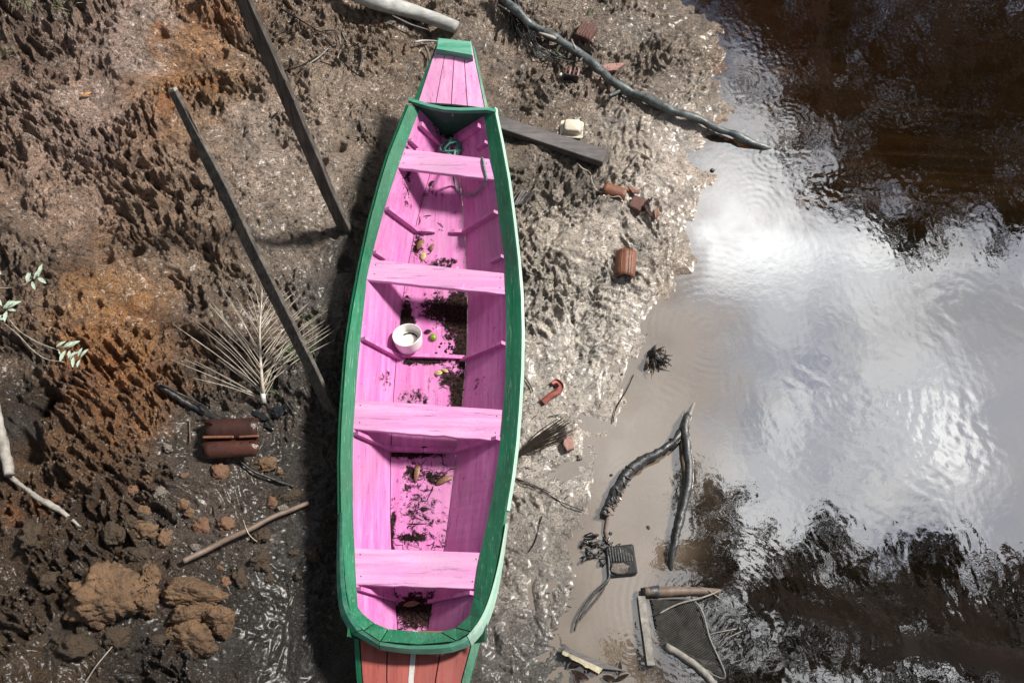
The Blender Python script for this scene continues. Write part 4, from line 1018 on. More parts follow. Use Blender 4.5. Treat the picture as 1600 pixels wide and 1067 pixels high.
# twig litter in the boat
ms_ = []
def litter(px, py, L, ang, r=.0016, z0=.003):
    p = floor_at(px, py)+[0,0,z0]; d = np.array([math.cos(ang), math.sin(ang), 0])*L/2
    m_ = p+np.array([rnd.uniform(-.2,.2)*L, rnd.uniform(-.2,.2)*L, .004]); ms_.append(tube([p-d, m_, p+d], [r*.6, r, r*.5], 4))
def zone(cx, cy, rx, ry, n, l0, l1):
    for _ in range(n):
        litter(cx+rnd.gauss(0, rx*.5), cy+rnd.gauss(0, ry*.5), rnd.uniform(l0, l1), rnd.uniform(0, math.pi), rnd.uniform(.0010,.0026))
zone(675,735,34,20,34,.02,.07); zone(652,790,16,40,28,.02,.08); zone(640,842,22,14,24,.03,.11); zone(632,505,8,30,22,.03,.07); zone(680,850,20,6,10,.02,.05)
zone(700,490,24,30,26,.01,.03); zone(715,620,8,40,20,.01,.05); zone(672,300,16,14,14,.01,.04); zone(662,390,16,16,12,.01,.05); zone(650,960,22,14,34,.02,.07)
zone(665,712,36,4,30,.02,.05); zone(690,640,20,8,12,.01,.04); zone(660,770,30,50,20,.01,.03); zone(662,360,30,20,14,.01,.02)
for a, b, c_, d_ in [((652),818,.11,0),(640,842,.1,.05),(672,770,.09,1.2),(668,338,.05,.1),(655,345,.06,1.5),(688,352,.05,2.4)]: litter(a, b, c_, d_, .0028)
o = mk('twig_litter', *join(*ms_), M_twig); o['kind'] = 'stuff'; tag(o, 'dark twigs and crumbs of bark scattered on the pink boat floor', 'litter')
ms_ = []
for k in range(150):
    cx, cy, rx, ry = [(718,500,14,55),(722,600,9,60),(690,480,30,26),(705,540,25,20),(632,500,8,50)][k % 5]
    p = floor_at(cx+rnd.gauss(0, rx*.5), cy+rnd.gauss(0, ry*.5)); s = rnd.uniform(.003,.009); ms_.append(rock(*p, s*1.4, s, s*.6, rnd.random()*6, 1, k, 4, .2))
o = mk('dirt_crumbs', *join(*ms_), M_grime, None, True); o['kind'] = 'stuff'; tag(o, 'black dirt crumbs along the right seam of the boat floor', 'dirt')
# thwart splinters / scattered specks are in the paint

# tub
pb = floor_at(640, 545); root = thing('tub', 'white round plastic tub with dirty rim of water in the boat', 'tub', tuple(pb))
k_ = .088; Mt = Matrix.Translation(Vector(pb)+Vector((0,.015,.028))) @ Matrix.Rotation(R(-15), 4, 'X') @ Matrix.Rotation(R(-4), 4, 'Y')
prof = [(0,0),(.070,0),(.078,.006),(.083,.030),(.086,.072),(.088,.086),(.0875,.090),(.0845,.090),(.083,.086),(.081,.060),(.078,.026),(.072,.018),(0,.016)]
secs = []
for j in range(40):
    a = 2*math.pi*j/40; pr = .0015*mnoise.noise(Vector((math.cos(a), math.sin(a), 0)))
    secs.append([tuple(Mt @ Vector(((r+pr)*math.cos(a), (r+pr)*math.sin(a), z+.012*max(0, math.sin(a+2.2))**6*(z > .07)))) for r, z in prof])
V_, F_ = [], []
npf = len(prof)
for s in secs: V_ += s
for j in range(40):
    for i in range(npf-1):
        F_.append((j*npf+i, ((j+1) % 40)*npf+i, ((j+1) % 40)*npf+i+1, j*npf+i+1))
mk('shell', V_, F_, M_pot, root, True)
disc = [tuple(Mt @ Vector((.0765*math.cos(a), .0765*math.sin(a), .034))) for a in np.linspace(0, 2*math.pi, 32, endpoint=False)]
mk('dirty_water', disc, [tuple(range(32))], M_wood_pot, root)
arc = [Mt @ Vector((.052*math.cos(a), .012+.045*math.sin(a), .037)) for a in np.linspace(R(10), R(130), 14)]
mk('grime_line', *tube(arc, [.001]+[.0035,.005,.0055]*4+[.001], 5, .5, 2), M_grime, root, True)
p = floor_at(677, 528); o = mk('lime', *rock(*p, .021, .025, .019, .3, 3, 3, 0, .06), M_lime, None, True); tag(o, 'small green fruit on the boat floor beside the white tub', 'fruit')
leaf_thing('dead_leaf', 662, 522, floor_at(662,520)+[0,0,.004], .05, .026, 10, M_leafd, 'dark leaf between the white tub and the green fruit', group='leaves on the boat floor')

# rope: coil in the bow and a loop over the first thwart
root = thing('rope', 'teal rope coiled in the bow with its grey end looped over the first thwart', 'rope', tuple(floor_at(705,232)))
b0 = floor_at(707, 236); coil = []
for i in range(120):
    a = i*.34; r = .048+.014*math.sin(i*.37); coil.append(b0+np.array([r*math.cos(a)*1.15+.022*math.sin(i*.11), r*.85*math.sin(a)+.012*math.cos(i*.17), .02+.035*i/120+.008*math.sin(i*.9)]))
mk('coil', *tube(smooth_path(coil[::2], 260), .0058, 7), M_rope, root, True)
for k in range(3):
    q = [b0+np.array([-.05+.03*k, -.03+.02*k, .06]), b0+np.array([-.01, .02*k, .085]), b0+np.array([.05-.01*k, .02, .06]), b0+np.array([.03, -.05, .05])]
    mk('strand', *tube(smooth_path(q, 24), .007, 7), M_rope, root, True)
zt1 = tz(255)
q = [b0+np.array([.02,-.03,.05]), P(708,262,zt1-.10), floor_at(711,290)+[0,0,.02], floor_at(720,306)+[0,0,.02], P(738,305,zt1-.17), P(750,296,zt1-.09), P(758,284,zt1-.03), P(760,278,zt1-.004), P(757,262,zt1+.004), P(755,250,zt1+.004), P(752,247,zt1-.02)]
mk('loop', *tube(smooth_path(q, 80), .0075, 7), M_ropeg, root, True)

# ------------------------------------------------------------------ frond
root = thing('palm_frond', 'dry leafless palm frond, fan of pale spines above the clay tiles', 'palm frond', tuple(G(412,622)))
def FZ(px, py, z): p = G(px, py, z); return p
rb = [FZ(412,628,.05),FZ(410,600,.09),FZ(407,560,.12),FZ(406,520,.13),FZ(408,480,.13),FZ(410,452,.12)]
rp = smooth_path(rb, 40, .001)
mk('midrib', *tube(rp, list(np.linspace(.011,.003,40)), 8, .1), M_frond, root, True)
mk('cut_stub', *tube([FZ(412,629,.045), FZ(410,609,.085)], [.017,.013], 9), M_frondw, root, True)
tips = [(270,563,.0),(285,560,.02),(268,505,.10),(300,562,.0),(292,490,.2),(305,505,.15),(318,465,.3),(330,470,.35),(320,500,.2),(345,448,.42),(338,488,.3),(358,470,.45),(352,520,.25),(368,462,.55),(372,475,.6),(381,440,.7),(385,470,.65),(392,445,.8),(398,465,.8),
        (375,610,.0),(300,590,.02),(330,535,.1),(340,560,.06),(310,535,.12),(362,505,.4),(350,500,.35),
        (407,447,.95),(414,452,.9),(425,455,.85),(420,470,.8),(432,480,.75),(445,448,.7),(452,455,.7),(440,490,.6),(455,460,.65),(466,452,.6),(472,458,.55),(480,475,.5),(476,488,.45),(482,473,.4),(500,490,.4),(512,484,.35),(508,500,.3),
        (515,508,.25),(520,512,.25),(534,508,.2),(525,530,.15),(505,508,.3),(466,520,.2),(455,530,.15),(462,550,.1),(450,515,.3),(440,520,.3),(458,500,.4),(430,560,.1),(445,548,.08),(466,545,.05),(448,530,.15)]
for k, (a, b, f) in enumerate(tips):
    s = rp[int(1+f*37)]; e = FZ(a, b, rnd.uniform(.05,.13)); d = e-s
    mdl = s+d*.5+np.array([rnd.uniform(-.012,.012), rnd.uniform(.0,.022), rnd.uniform(.005,.03)])
    mk('spine', *tube(smooth_path([s, s+d*.2+[0,.008,.006], mdl, e], 12), [.0019*rnd.uniform(.7,1.2)]*9+[.0014,.0010,.0005], 5), M_frond, root, True)

# tiles ---------------------------------------------------------------
def barrel(L, w, rise, th=.012, ribs=0, n=14, brk=0., seed=0):
    """half round roof tile along x"""
    secs = []
    for i in range(9):
        x = -L/2+L*i/8; up, lo = [], []
        for j in range(n+1):
            a = math.pi*(j/n); e = 1.0
            y = -math.cos(a)*w/2; z = math.sin(a)*rise + (.004 if ribs and abs(math.sin(a*ribs)) > .96 else 0)
            xx = x
            if i in (0, 8): xx += brk*mnoise.noise(Vector((y*30, seed, i)))
            up.append((xx, y, z)); lo.append((xx, y*(1-2*th/w), max(z-th, -.002)))
        secs.append(up+lo[::-1])
    return loft(secs)
p = G(365,675,.035); root = thing('roof_tiles', 'pair of dark red clay roof tiles lying side by side below the palm frond', 'roof tile', tuple(p))
mk('upper_tile', *xf(barrel(.28,.125,.062,.014,0,18,.08,1), p+[0,.012,.01], R(2), R(8)), M_tiled, root, True)
mk('lower_tile', *xf(barrel(.30,.105,.048,.014,0,18,.10,2), p+[-.006,-.095,-.012], R(3), R(-2)), M_tiled, root, True)
mk('broken_rim', *xf(box(.17,.014,.012,.003), p+[-.07,-.046,.040], R(1)), M_tile, root)
mk('broken_rim', *xf(box(.11,.012,.012,.003), p+[.10,-.043,.042], R(3)), M_tile, root)
p = G(977,415,.012); root = thing('roof_tile', 'orange brown half round clay roof tile standing out on grey mud near the waterline', 'roof tile', tuple(p))
mk('shell', *xf(barrel(.185,.135,.060,.012,5,20,.012,4), p, R(84), R(0)), M_tile, root, True)
for k, y in enumerate((-.035, -.018, .030)):
    z = .060*math.sqrt(max(0, 1-(y/.0675)**2)); mk('rib', *xf(tube([(-.088,0,0),(.088,0,0)], .0032, 6), p+np.array([-y*math.cos(0)*1, 0, z])+[0,0,.001], R(84)), M_tile, root, True)
p = G(961,300,.012); root = thing('roof_tile', 'small broken curved clay tile crossed by a pale string', 'roof tile', tuple(p))
mk('shell', *xf(barrel(.15,.095,.040,.012,0,14,.02,5), p, R(-22), R(-6)), M_tile, root, True)
mk('crust', *xf(box(.035,.03,.012,.004), p+[-.055,.012,.018], R(-10), 0, R(8)), M_brickp, root)
o = mk('string', *tube(gpath([(904,257),(910,263),(922,270),(926,286),(932,297),(945,302),(956,308),(968,307),(974,317),(971,326),(978,334),(986,340)], [.015,.012,.012,.014,.012,.015,.05,.045,.015,.01,.01,.01], 70, .002), .0022, 5), M_string, None, True); tag(o, 'pale string winding from the plank over the broken tile', 'string')

def slab(px, py, dims, ang, m, label, cat, name, rx=0, ry=0, dz=-.01, parts=None, group=None):
    p = G(px, py, dz); root = thing(name, label, cat, tuple(p), group); return root, p
def shard(name, pxs, th, m, label, cat='tile shard', dz=.02, group=None, lean=0.):
    """traced flat shard with thickness"""
    c = np.mean(pxs, axis=0); z = G(*c)[2]+dz; T = [P(a, b, z+lean*i) for i, (a, b) in enumerate(pxs)]
    m0 = sum(T)/len(T)
    o = mk(name, *loft([[tuple(p-[0,0,th]) for p in T], [tuple(p) for p in T], [tuple(m0+(p-m0)*.94+[0,0,.002]) for p in T]]), m); return tag(o, label, cat, group)
# brick with grooves near the branch
p = G(915,62,-.03); root = thing('brick', 'dark wet grooved brick behind the long branch', 'brick', tuple(p))
mk('body', *xf(box(.115,.125,.11,.006), p, R(-28), R(4)), M_brick, root)
c_, s_ = math.cos(R(-28)), math.sin(R(-28))
for k in range(5):
    x_k = -.046+.023*k; mk('ridge', *xf(box(.014,.118,.008,.003), p+[x_k*c_, x_k*s_, .107], R(-28), R(4)), M_brick, root)
p = G(893,124,-.02); root = thing('hollow_brick', 'black broken hollow brick with gaping cells, below the brick by the branch', 'brick', tuple(p))
mk('base', *xf(box(.10,.075,.05,.006), p, R(-12)), M_black, root)
for k in range(4):
    x_k = -.042+.028*k; mk('web', *xf(box(.012,.070,.05-.012*(k % 2),.003), p+[x_k, -x_k*.2, .045], R(-12)), M_brickp if k in (1, 3) else M_brick, root)
mk('end_wall', *xf(box(.10,.012,.05,.003), p+[-.006,-.034,.04], R(-12)), M_black, root)
o = mk('clod', *rock(*G(877,119), .022,.018,.018, 0, 2, 4), M_white, None, True); tag(o, 'small whitish stone left of the hollow brick', 'stone')
shard('shard', [(940,103),(955,99),(978,99),(962,110),(948,111)], .02, M_brickp, 'flat pale pink brick shard beside the middle of the branch', dz=.04)
p = G(994,325,-.02); root = thing('brick', 'purplish half brick next to the small broken tile', 'brick', tuple(p))
mk('body', *xf(box(.085,.095,.07,.006), p, R(-28)), M_brick, root)
for k in range(2): mk('fin', *xf(box(.010,.085,.06,.003), p+[.058+.02*k, .002+.006*k, .0], R(-32)), M_tiled, root)
shard('shard', [(980,291),(986,290),(992,296),(1000,298),(999,302),(989,302)], .010, M_tile, 'thin L shaped orange tile shard above the half brick', dz=.03)
shard('shard', [(1006,318),(1011,322),(1020,336),(1016,338),(1008,326)], .02, M_tiled, 'narrow dark shard right of the half brick', dz=.04)
shard('shard', [(1022,330),(1027,322),(1031,334),(1024,342)], .02, M_tile, 'small upright red shard at the far right of the broken bricks', dz=.04)
shard('shard', [(915,225),(925,224),(934,230),(940,240),(934,242),(922,236)], .02, M_brick, 'dull reddish shard behind the end of the grey plank', dz=.045)
shard('shard', [(881,688),(888,681),(894,679),(896,690),(897,700),(886,704),(880,694)], .03, M_brickp, 'reddish broken tile corner beside the black twig fan', dz=.045)
p = G(939,130); o = mk('stone', *rock(*G(940,138), .032,.03,.025, 0, 3, 14), M_brickp, None, True); tag(o, 'round pinkish stone between hollow brick and branch', 'stone')
# red elbow
root = thing('elbow_pipe', 'bent piece of faded red plastic gutter on the mud', 'pipe', tuple(G(864,618)))
pp = smooth_path([G(848,628,.02),G(862,617,.03),G(874,610,.035),G(877,603,.035),G(870,596,.03),G(863,597+2,.025)], 30)
secs = []
for i, q in enumerate(pp):
    T_ = pp[min(i+1, 29)]-pp[max(i-1, 0)]; T_ = T_/np.linalg.norm(T_); nn_ = np.array([-T_[1], T_[0], 0]); w = .019*(1-.35*(i/29)**2)
    secs.append([tuple(q+nn_*w+[0,0,.010]), tuple(q+nn_*w*.8+[0,0,.012]), tuple(q+nn_*w*.6), tuple(q-nn_*w*.6), tuple(q-nn_*w*.8+[0,0,.012]), tuple(q-nn_*w+[0,0,.010]), tuple(q-nn_*w-[0,0,.012]), tuple(q+nn_*w-[0,0,.012])])
mk('channel', *loft(secs), M_redpl, root)
# cream tub upside down
p = G(893,203,.012); root = thing('food_tub', 'upturned cream plastic tub caked with mud, above the grey plank', 'tub', tuple(p))
def rr(w, d, z, c, n=4):
    out = []
    for sx, sy, a0 in ((1,1,0),(-1,1,90),(-1,-1,180),(1,-1,270)):
        for i in range(n+1):
            a = R(a0+90*i/n); out.append((sx*(w-c)+c*math.cos(a), sy*(d-c)+c*math.sin(a), z))
    return out
mk('rim', *xf(loft([rr(.078,.066,0,.016),rr(.079,.067,.006,.016),rr(.074,.062,.009,.016),rr(.064,.053,.005,.014)]), p, R(-5), R(3)), M_ptub, root, True)
mk('cup', *xf(loft([rr(.062,.051,.004,.02),rr(.056,.046,.045,.02),rr(.052,.042,.055,.018),rr(.044,.035,.059,.014)]), p+[.004,.004,0], R(-5), R(3)), M_ptub, root, True)
for k, (dx, dy) in enumerate([(.005,.006),(.012,-.004),(.014,.02)]): mk('hole', *rock(p[0]+dx, p[1]+dy, p[2]+.054, .0035,.0035,.003, 0, 1, k, 0, 0), M_grime, root)

# ------------------------------------------------------------------ sticks on the left
root = thing('driftwood', 'bleached forked driftwood entering from the left edge', 'driftwood', tuple(G(40,740)))
mk('thick_end', *tube(gpath([(-20,600),(-4,660),(6,700),(14,742)], [.12,.10,.08,.06], 24, .006, 3), list(np.linspace(.036,.026,24)), 12, .25, 3), M_drift, root, True)
mk('limb', *tube(gpath([(12,738),(30,756),(60,778),(92,796),(124,822)], [.07,.05,.05,.05,.04], 30, .005, 7), list(np.interp(np.linspace(0,1,30),[0,.3,.6,1],[.014,.013,.018,.006])), 10, .3, 9), M_drift, root, True)
root = thing('stick', 'straight brown stick slanting over the clods, cut end lower left', 'stick', tuple(G(370,840)))
mk('shaft', *tube(gpath([(286,877),(330,855),(384,829),(430,806),(482,786)], [.06,.07,.07,.06,.02], 36, .003, 9), list(np.linspace(.017,.013,36)), 10, .12, 3), M_driftd, root, True)
mk('thread', *tube(gpath([(380,812),(385,826),(392,838),(402,846)], [.06,.10,.09,.05], 14, .004), .002, 5), M_string, root, True)
root = thing('charred_stick', 'black charred stick half buried above the dark roof tiles', 'stick', tuple(G(300,625)))
mk('shaft', *tube(gpath([(246,600),(275,620),(310,640),(348,660)], [.03,.035,.03,.01], 30, .004, 4), list(np.linspace(.016,.022,30)), 9, .5, 3), M_black, root, True)
mk('split', *tube(gpath([(250,600),(285,617),(325,638)], .05, 20, .003, 6), .006, 6, .4, 2), M_bark, root, True)
o = mk('stick', *tube(gpath([(372,718),(395,735),(425,748),(458,760)], [.02,.03,.025,.0], 20, .004, 11), list(np.linspace(.005,.011,20)), 8, .3), M_black, None, True); tag(o, 'thin black stick running right below the dark roof tiles', 'stick')
o = mk('stick', *tube(gpath([(130,1072),(150,1040),(177,1008)], [.04,.05,.03], 12, .002, 2), .0035, 6), M_drift, None, True); tag(o, 'thin pale grass stalk at the bottom left', 'stick')
o = mk('stick', *tube(gpath([(296,655),(297,690)], .02, 6), .004, 6), M_driftd, None, True); tag(o, 'short brown twig left of the dark roof tiles', 'stick')
# thin branches at the top
root = thing('dead_twigs', 'spray of thin dead twigs on the mud left of the bow', 'twigs', tuple(G(520,70)))
for k, (pts, r0, m) in enumerate([([(440,15),(470,32),(500,50),(518,56)], .006, M_twig), ([(500,50),(522,48),(528,60),(536,82)], .005, M_twig), ([(470,108),(500,88),(515,74),(524,70)], .006, M_drift), ([(440,112),(468,104),(492,90)], .006, M_twig),
    ([(508,60),(525,80),(540,102),(560,118)], .007, M_twig), ([(585,53),(560,68),(536,78)], .004, M_twig), ([(527,92),(532,80),(538,72)], .005, M_drift), ([(535,50),(540,62),(544,72)], .003, M_drift), ([(500,96),(525,104),(540,104)], .005, M_twig),
    ([(560,72),(566,86),(562,112)], .008, M_bark), ([(530,30),(555,36),(590,42),(612,42)], .004, M_twig), ([(428,60),(445,50),(470,52),(500,50)], .004, M_twig)]):
    mk('twig', *tube(gpath(pts, [.02+.015*(i % 2) for i in range(len(pts))], 16, .006, k), list(np.linspace(r0, r0*.5, 16)), 6, .3, k), m, root, True)
o = mk('thorn_twig', *tube(gpath([(427,182),(433,176),(439,168)], .02, 6), [.006,.007,.004,.002,.001,.001], 6), M_twig, None, True); tag(o, 'tiny black seed pod between the two posts', 'seed pod')
root = thing('rotten_sticks', 'bundle of short rotten slats against the right side of the boat', 'slats', tuple(G(818,310)))
for k in range(6):
    mk('slat', *tube(gpath([(803+k*3.5,322-k*1.5+rnd.uniform(-3,3)),(816+k*4,300-k*.5+rnd.uniform(-3,3))], .03+.006*(k % 3), 8, .002, k), .0075, 5, .3, k), M_plank, root)
# black twig fan
root = thing('twig_fan', 'black fan of thin twigs beside the right gunwale', 'twigs', tuple(G(850,682)))
for k in range(26):
    f = k/25; tx = 884+f*16+rnd.uniform(-6,4); ty = 646+f*34+rnd.uniform(-5,5); cx = 850; cy = 684
    mk('twig', *tube(gpath([(809,711),((809+tx)/2-4+rnd.uniform(-3,3),(711+ty)/2+rnd.uniform(-3,3)),(tx,ty)], [.03,.035+.02*rnd.random(),.03], 9, .003, k), [.0042,.004,.0036,.0034,.003,.0026,.0022,.0018,.001], 5), M_twig, root)
# black tuft
root = thing('root_tuft', 'dark brown shaggy root tuft at the waterline', 'roots', tuple(G(1030,562)))
for k in range(60):
    a = rnd.uniform(-2.2, 1.1); l = rnd.uniform(.05,.12); c = G(1022+rnd.uniform(-8,8),560+rnd.uniform(-7,7),.02)
    e = c+np.array([math.cos(a)*l*.8, math.sin(a)*l*.8, rnd.uniform(-.03,.03)])
    mk('root', *tube(smooth_path([c-[0,0,.02], (c+e)/2+[0,0,.03], e], 7, .006, k), [.007,.008,.007,.006,.005,.004,.002], 5, .4, k), M_black if k % 3 else M_driftd, root)
mk('core', *rock(*G(1025,562,.0), .06,.055,.05, 0, 3, 44, 6, .3), M_black, root, True)
# fine runs of roots on wet mud
for k, (pts, lab) in enumerate([([(806,748),(850,768),(880,786),(912,798)], 'thin brown root stretched across the smooth mud near the stern'), ([(848,805),(842,825),(835,848),(826,862)], 'short curved twig above the lower mud lumps'),
    ([(800,745),(830,756),(860,770)], 'hair thin twig beside the right gunwale'), ([(990,585),(978,610),(962,640),(958,660)], 'fine root edging the wet mud flat'), ([(815,420),(840,432),(870,440)], 'dark thin root under the grey mud clods'),
    ([(858,650),(872,648)], 'tiny dark twig under the red gutter'), ([(820,590),(828,602),(832,612)], 'black curled bark strip beside the gunwale')]):
    o = mk('root', *tube(gpath(pts, .012, 20, .005, k), .0030, 5, .3, k), M_twig, None, True); tag(o, lab, 'root')
o = mk('mussel', *rock(*G(1113,267), .018,.014,.010, 0, 2, 4, 3), M_black, None, True); tag(o, 'small dark snail shell at the upper waterline', 'shell')

# ------------------------------------------------------------------ clods and stones
root = thing('clay_boulder', 'largest ochre clay boulder, cracked across its right side', 'boulder', tuple(G(190,935)))
p = G(170,932,-.04); mk('chunk', *rock(p[0], p[1], p[2], .235,.165,.12, R(-4), 5, 21, 10, .26), M_clod, root, True)
p = G(240,905,-.03); mk('chunk', *rock(p[0], p[1], p[2], .058,.085,.12, R(-6), 5, 22, 8, .26), M_clod, root, True)
p = G(233,945,-.03); mk('chunk', *rock(p[0], p[1], p[2], .072,.085,.10, R(-20), 5, 23, 8, .26), M_clod, root, True)
root = thing('clay_boulder', 'ochre clay boulder split into three stacked slices', 'boulder', tuple(G(312,965)))
for k, (a, b, rx, ry, rot, h) in enumerate([(308,932,.175,.085,-4,.11),(300,962,.14,.062,6,.10),(338,964,.11,.065,-4,.10),(304,998,.150,.095,-8,.10),(350,985,.05,.06,-10,.07)]):
    p = G(a, b, -.02); mk('slice', *rock(p[0], p[1], p[2], rx, ry, h, R(rot), 5, 31+k, 7, .17), M_clod, root, True)
ST = [(342,737,.055,.062,M_clodred,'reddish stone just below the dark roof tiles'),(414,726,.075,.05,M_clod,'tan stone to the right under the roof tiles'),(437,737,.022,.022,M_clod,'pebble touching the tan stone'),
 (288,743,.028,.02,M_clodred,'small reddish stone left of the red stone'),(318,826,.058,.062,M_clodred,'hollow looking ochre stone, left one of a pair above the stick'),(353,818,.055,.050,M_clodred,'round reddish stone, right one of a pair above the stick'),
 (424,786,.035,.040,M_clodred,'small red stone near the upper end of the brown stick'),(455,775,.08,.035,M_cloddark,'flat dark stone above the end of the brown stick'),(442,796,.05,.03,M_clodgrey,'grey pebble tucked behind the brown stick'),
 (410,838,.065,.05,M_cloddark,'dark lump just under the brown stick'),(408,874,.075,.07,M_cloddark,'knobbly dark brown clod right of the brown stick tip'),(456,865,.045,.03,M_cloddark,'small dark clod toward the boat'),(490,866,.042,.045,M_cloddark,'dark round clod nearest the boat'),
 (375,902,.055,.065,M_cloddark,'brown clod right of the cracked boulder pair'),(344,887,.024,.022,M_clod,'ochre pebble above the three slice boulder'),(350,910,.03,.04,M_clodred,'orange pebble touching the three slice boulder'),(305,856,.032,.03,M_clodgrey,'grey stone behind the brown stick tip'),
 (222,800,.05,.045,M_clod,'ochre lump at the top of the clod heap'),(226,830,.085,.062,M_clod,'broad ochre clod in the middle of the heap'),(258,838,.045,.06,M_clod,'narrow leaning clod right of the heap'),(200,815,.05,.04,M_cloddark,'brown clod at the left shoulder of the heap'),
 (215,866,.09,.05,M_cloddark,'long brown clod between heap and largest boulder'),(180,835,.07,.07,M_cloddark,'dark rounded mound left of the heap'),(250,770,.045,.04,M_clodgrey,'pale grey stone above the heap'),(285,788,.05,.035,M_clod,'tan lump right of the grey stone'),
 (296,800,.03,.03,M_clod,'small tan lump below the tan lump'),(205,765,.05,.03,M_clodred,'reddish slab above the heap'),(230,745,.035,.025,M_clod,'small ochre slab on the bank above the heap'),(180,995,.09,.07,M_cloddark,'dark wet clod under the largest boulder'),
 (52,840,.08,.08,M_cloddark,'brown mound near the left edge'),(75,905,.06,.05,M_cloddark,'brown clod left of the largest boulder'),(110,1010,.12,.08,M_cloddark,'broad wet mound at the bottom left'),(245,1000,.05,.04,M_cloddark,'dark clod between the two boulders'),
 (905,715,.02,.02,M_clodgrey,'small grey stone on the smooth flat'),(595,40,.02,.02,M_clod,'tan pebble under the pale log'),(606,36,.05,.04,M_clodgrey,'grey clod beneath the pale log'), (262,700,.03,.03,M_clodgrey,'grey pebble left of the roof tiles'),(420,905,.04,.03,M_cloddark,'flat dark stone in the black mud'),(465,900,.03,.02,M_cloddark,'small black stone in the wet mud'),(955,742,.012,.01,M_black,'tiny dark snail in the shallow water')]
for k, (a, b, rx, ry, m, lab) in enumerate(ST):
    p = G(a, b, 0); o = mk('clay_stone' if m is not M_black else 'stone', *rock(p[0], p[1], p[2]-.38*min(rx, ry), rx, ry, min(rx, ry)*.85, R(rnd.uniform(-25,25)), 4, 60+k, 13, .30), m, None, True); tag(o, lab, 'stone', 'clay stones scattered on the mud')
# pebbles, crumbs: ground litter nobody could count
ms_ = []
for k in range(420):
    if k < 260: a, b = rnd.gauss(310, 120), rnd.gauss(830, 110)
    else: a, b = rnd.uniform(0, 1050), rnd.uniform(0, 1060)
    if not (0 < a < 1080 and 0 < b < 1067) or (535 < a < 800): continue
    p = G(a, b, 0); s = rnd.uniform(.004, .013); ms_.append(rock(*(p-[0,0,s*.3]), s*rnd.uniform(1,1.5), s, s*.8, rnd.random()*6, 1, k, 5, .2))
o = mk('gravel', *join(*ms_), M_cloddark, None, True); o['kind'] = 'stuff'; tag(o, 'loose crumbs of brown clay over the bank', 'gravel')
# fine dark plant debris over the mud
ms_ = []
for k in range(900):
    a, b = rnd.uniform(0, 1120), rnd.uniform(0, 1060)
    p0 = P(a, b, .1)
    if shore_d(np.array([p0[0]]), np.array([p0[1]]))[0] < .0: continue
    if 525 < a < 822 and b > 140: continue
    p = G(a, b, .002); L = rnd.uniform(.012, .05); an = rnd.uniform(0, 6.3); d = np.array([math.cos(an), math.sin(an), 0])*L/2
    e1 = p-d; e2 = p+d; mid_ = p+np.array([rnd.gauss(0,.1)*L, rnd.gauss(0,.1)*L, .004+rnd.random()*.006]); e1[2] = gz(e1[0], e1[1])+.002; e2[2] = gz(e2[0], e2[1])+.002
    ms_.append(tube([e1, mid_, e2], [.0008, rnd.uniform(.001,.0028), .0008], 4))
o = mk('plant_debris', *join(*ms_), M_twig); o['kind'] = 'stuff'; tag(o, 'short dark bits of twig and leaf strewn over the mud', 'debris')
# bag scraps by the frond stub
root = thing('plastic_sheet', 'crumpled black plastic sheet half buried at the frond stub', 'plastic sheet', tuple(G(425,655)))
for k, (a, b, rx, ry) in enumerate([(405,650,.07,.03),(430,645,.05,.05),(446,638,.035,.045),(418,666,.05,.025)]):
    p = G(a, b, -.01); mk('fold', *rock(*p, rx, ry, .025, R(rnd.uniform(-60,60)), 3, 90+k, 12, .35), M_bag, root, False)
# rotten leaves at the bottom shore
for k in range(9):
    a, b = rnd.uniform(888, 968), rnd.uniform(1040, 1068)
    p = G(a, b, .01+rnd.random()*.02); VF = leafmesh(p, rnd.uniform(.06,.11), rnd.uniform(.02,.04), rnd.uniform(0, 6.28), rnd.uniform(-.2,.2), rnd.uniform(-.1,.2)); o = mk('rotten_leaf', *VF, M_leafd, None, True)
    tag(o, 'dark rotten leaf in the wet pile below the broken board', 'leaf', 'rotten leaves below the broken board')

# ------------------------------------------------------------------ plants
def vine(label, stems, clusters):
    root = thing('vine', label, 'vine', tuple(G(*stems[0][-1])))
    for k, s in enumerate(stems): mk('stem', *tube(gpath(s, [.07]*len(s), 20, .004, k+3), [.0022]*20, 5), M_frond, root, True)
    for (a, b, an, L) in clusters:
        p = G(a, b, .09); mk('leaf', *leafmesh(p, L/250*.92, L/250*.28, R(an), -.15, .25), M_leafg, root, True)
vine('pale leafed vine shoot reaching highest on the left edge', [[(-20,448),(8,450),(25,449),(40,443),(50,436)]], [(42,441,88,16),(44,440,82,14),(53,436,65,16),(60,432,80,20),(50,440,-60,18),(59,434,-35,20),(-6,420,-45,16),(46,438,110,12)])
vine('vine cluster with drooping pale leaves at the left edge', [[(-20,500),(0,495),(10,487)]], [(5,482,35,20),(12,481,25,22),(10,482,75,14),(11,486,-85,20),(12,484,-10,14),(3,478,120,14),(0,486,175,12),(6,490,-60,12),(-4,498,-10,14),(2,492,-100,10)])
vine('longest vine, two stems ending in a tuft of pale leaves', [[(10,492),(28,515),(50,530),(72,540),(92,548)],[(6,504),(30,525),(52,548),(75,562),(100,566)]], [(88,542,30,16),(98,543,20,22),(104,544,28,22),(102,548,-100,20),(108,548,-70,18),(112,556,30,12),(115,558,-80,18),(122,557,70,14),(126,558,50,16),(125,562,-95,14),(110,560,60,12),(92,548,-60,8)])
